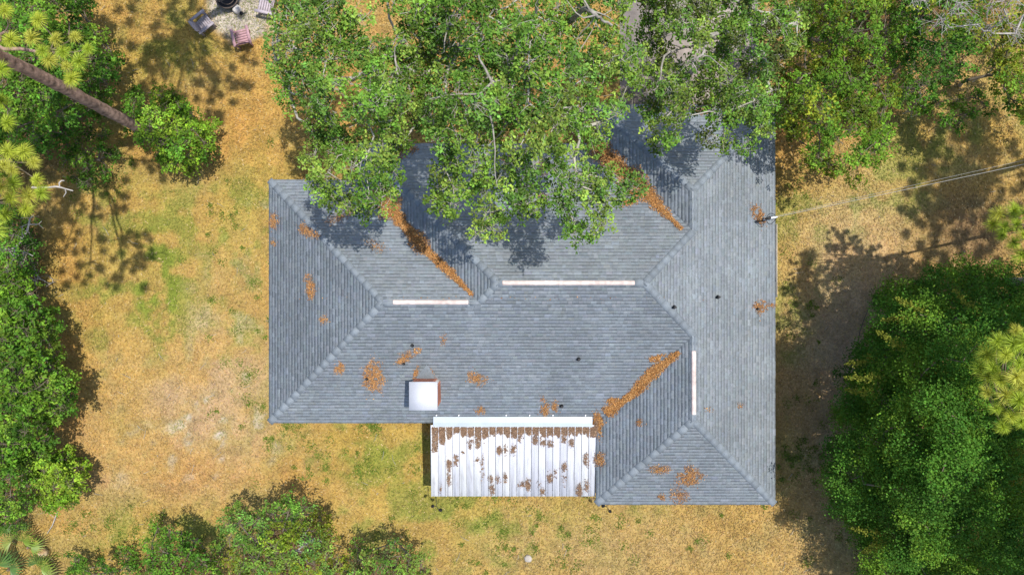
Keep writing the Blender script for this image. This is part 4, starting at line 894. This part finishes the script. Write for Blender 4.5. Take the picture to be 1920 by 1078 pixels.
palmetto(62, 1020, [(70, .5, .9, 0, .95), (20, .5, .8, 0, .8), (140, .6, .8, 2, .9), (200, .6, .7, 3, 1.), (-20, .6, .5, 4, .8), (100, .9, .6, 1, .8)], 'palmetto with yellow-green fronds and one tan dead frond')
palmetto(90, 1062, [(-10, .35, .8, 2, .95), (50, .35, .8, 0, .9), (-60, .5, .7, 0, 1.), (110, .4, .6, 1, .9), (-110, .5, .6, 3, .9)], 'palmetto with pale fronds at the bottom edge, right of the others')
palmetto(25, 1062, [(90, .4, .9, 1, 1.1), (150, .5, .8, 3, 1.1), (30, .5, .8, 1, 1.), (-150, .5, .7, 3, 1.), (-60, .5, .7, 1, 1.)], 'bluish dark green palmetto in the very corner')
palmetto(20, 965, [(60, .4, .6, 3, .8), (0, .4, .6, 4, .8), (160, .5, .6, 0, .9), (-70, .4, .5, 1, .8)], 'small palmetto below the bush at the left edge')

# ------------------------------------------------------------------ fire pit and its chairs
def chair(px, py, ang, mname, label):
    b = P(px, py, 0); o_ = empty('garden_chair', b, label, 'garden chair', 'slatted garden chairs round the fire pit')
    Rm = np.eye(4); Rm[:2, :2] = [[math.cos(ang), -math.sin(ang)], [math.sin(ang), math.cos(ang)]]; Rm[:3, 3] = b
    m_ = M[mname]; CS_ = 1.12
    def T(gf): return Rm
    # local: +y is the way the sitter faces; seat slopes down to the back
    g = G()
    for k in range(6):
        y0 = .36 - k * .105; g.box((-.30, y0 - .094, .36 - k * .022), (.30, y0, .385 - k * .022), Rm)
    g.build('seat', m_, o_)
    g = G()
    for k in range(7):
        x0 = -.28 + k * .080; hh = .92 - .02 * abs(k - 3) ** 1.7
        V = []
        for t_, th in ((0, 0), (1, 0)):
            yy = -.24 - .20 * t_; zz = .27 + (hh - .27) * t_
            for dx in (0, .072):
                for dd in (0, .02): V.append((x0 + dx, yy - dd, zz - dd * .3))
        V = np.array(V) @ Rm[:3, :3].T + Rm[:3, 3]
        g.add(V, [[0, 2, 6, 4], [1, 5, 7, 3], [0, 4, 5, 1], [2, 3, 7, 6], [4, 6, 7, 5], [0, 1, 3, 2]])
    g.box((-.30, -.44, .62), (.30, -.41, .69), Rm)
    g.build('backrest', m_, o_)
    for s_ in (-1, 1):
        g = G(); g.box((s_ * .36 - .065, -.42, .55), (s_ * .36 + .065, .42, .575), Rm); g.build('armrest', m_, o_)
        g = G(); g.box((s_ * .31 - .015, .26, 0), (s_ * .31 + .015, .38, .548), Rm); g.build('leg', m_, o_)
        g = G(); g.box((s_ * .31 - .015, -.40, 0), (s_ * .31 + .015, -.30, .548), Rm); g.build('leg', m_, o_)
chair(388, 50, math.radians(-52), 'chair_grey', 'grey-purple slatted chair left of the fire pit')
chair(460, 76, math.radians(14), 'chair_red', 'faded red slatted chair below the fire pit, in the sun')
chair(505, 18, math.radians(78), 'chair_pale', 'pale mauve slatted chair right of the fire pit by the oak')
fp = P(432, 2); fo = empty('fire_pit', fp, 'round rusty metal fire pit on the sand among the chairs', 'fire pit')
def ring(c, r, t_, z, seg=28, k=6):
    th = np.linspace(0, 2 * math.pi, seg + 1); pts = np.stack([c[0] + r * np.cos(th), c[1] + r * np.sin(th), np.full(seg + 1, z)], 1); g = G(); g.tube(pts, t_, k, cap=False); return g
ring(fp, .52, .03, .42).build('rim', M['rust'], fo, smooth=True)
ring(fp, .34, .02, .40).build('inner_ring', M['rust'], fo, smooth=True)
th = np.linspace(0, 2 * math.pi, 25)[:-1]; V = [fp + [0, 0, .16]]
for r_, z_ in ((.25, .17), (.42, .26), (.52, .42)): V += [fp + [r_ * math.cos(a1), r_ * math.sin(a1), z_] for a1 in th]
V = np.array(V); f4 = [[1 + a1 * 24 + k, 1 + a1 * 24 + (k + 1) % 24, 25 + a1 * 24 + (k + 1) % 24, 25 + a1 * 24 + k] for a1 in range(2) for k in range(24)]
g = G(); g.add(V, f4); g.add(V, [[0, 1 + k, 1 + (k + 1) % 24] for k in range(24)]); g.build('bowl', M['black'], fo)
for k in range(4):
    a1 = k * math.pi / 2 + .4; g = G(); g.tube([fp + [.42 * math.cos(a1), .42 * math.sin(a1), .3], fp + [.5 * math.cos(a1), .5 * math.sin(a1), 0]], .02, 6); g.build('leg', M['rust'], fo)
def lump(px, py, r, h, mname, name, label, cat, bump=.12):
    b = P(px, py); g = G(); g.tube([b + [0, 0, -.03], b + [0, 0, h * .5], b + [0, 0, h * .9], b + [0, 0, h]], [r, r * 1.04, r * .8, r * .35], 14, bump=bump); return g.build(name, M[mname], org=b, smooth=True, label=label, category=cat)
lump(446, 20, .2, .32, 'stone', 'tree_stump', 'pale sawn stump stool just below the fire pit', 'stump', .05)
lump(990, 1046, .17, .12, 'concrete', 'stone', 'pale round stone on the lawn at the bottom', 'stone')
lump(453, 26, .08, .12, 'black', 'tin_can', 'small black can on the sand between stump and chairs', 'can', .02)
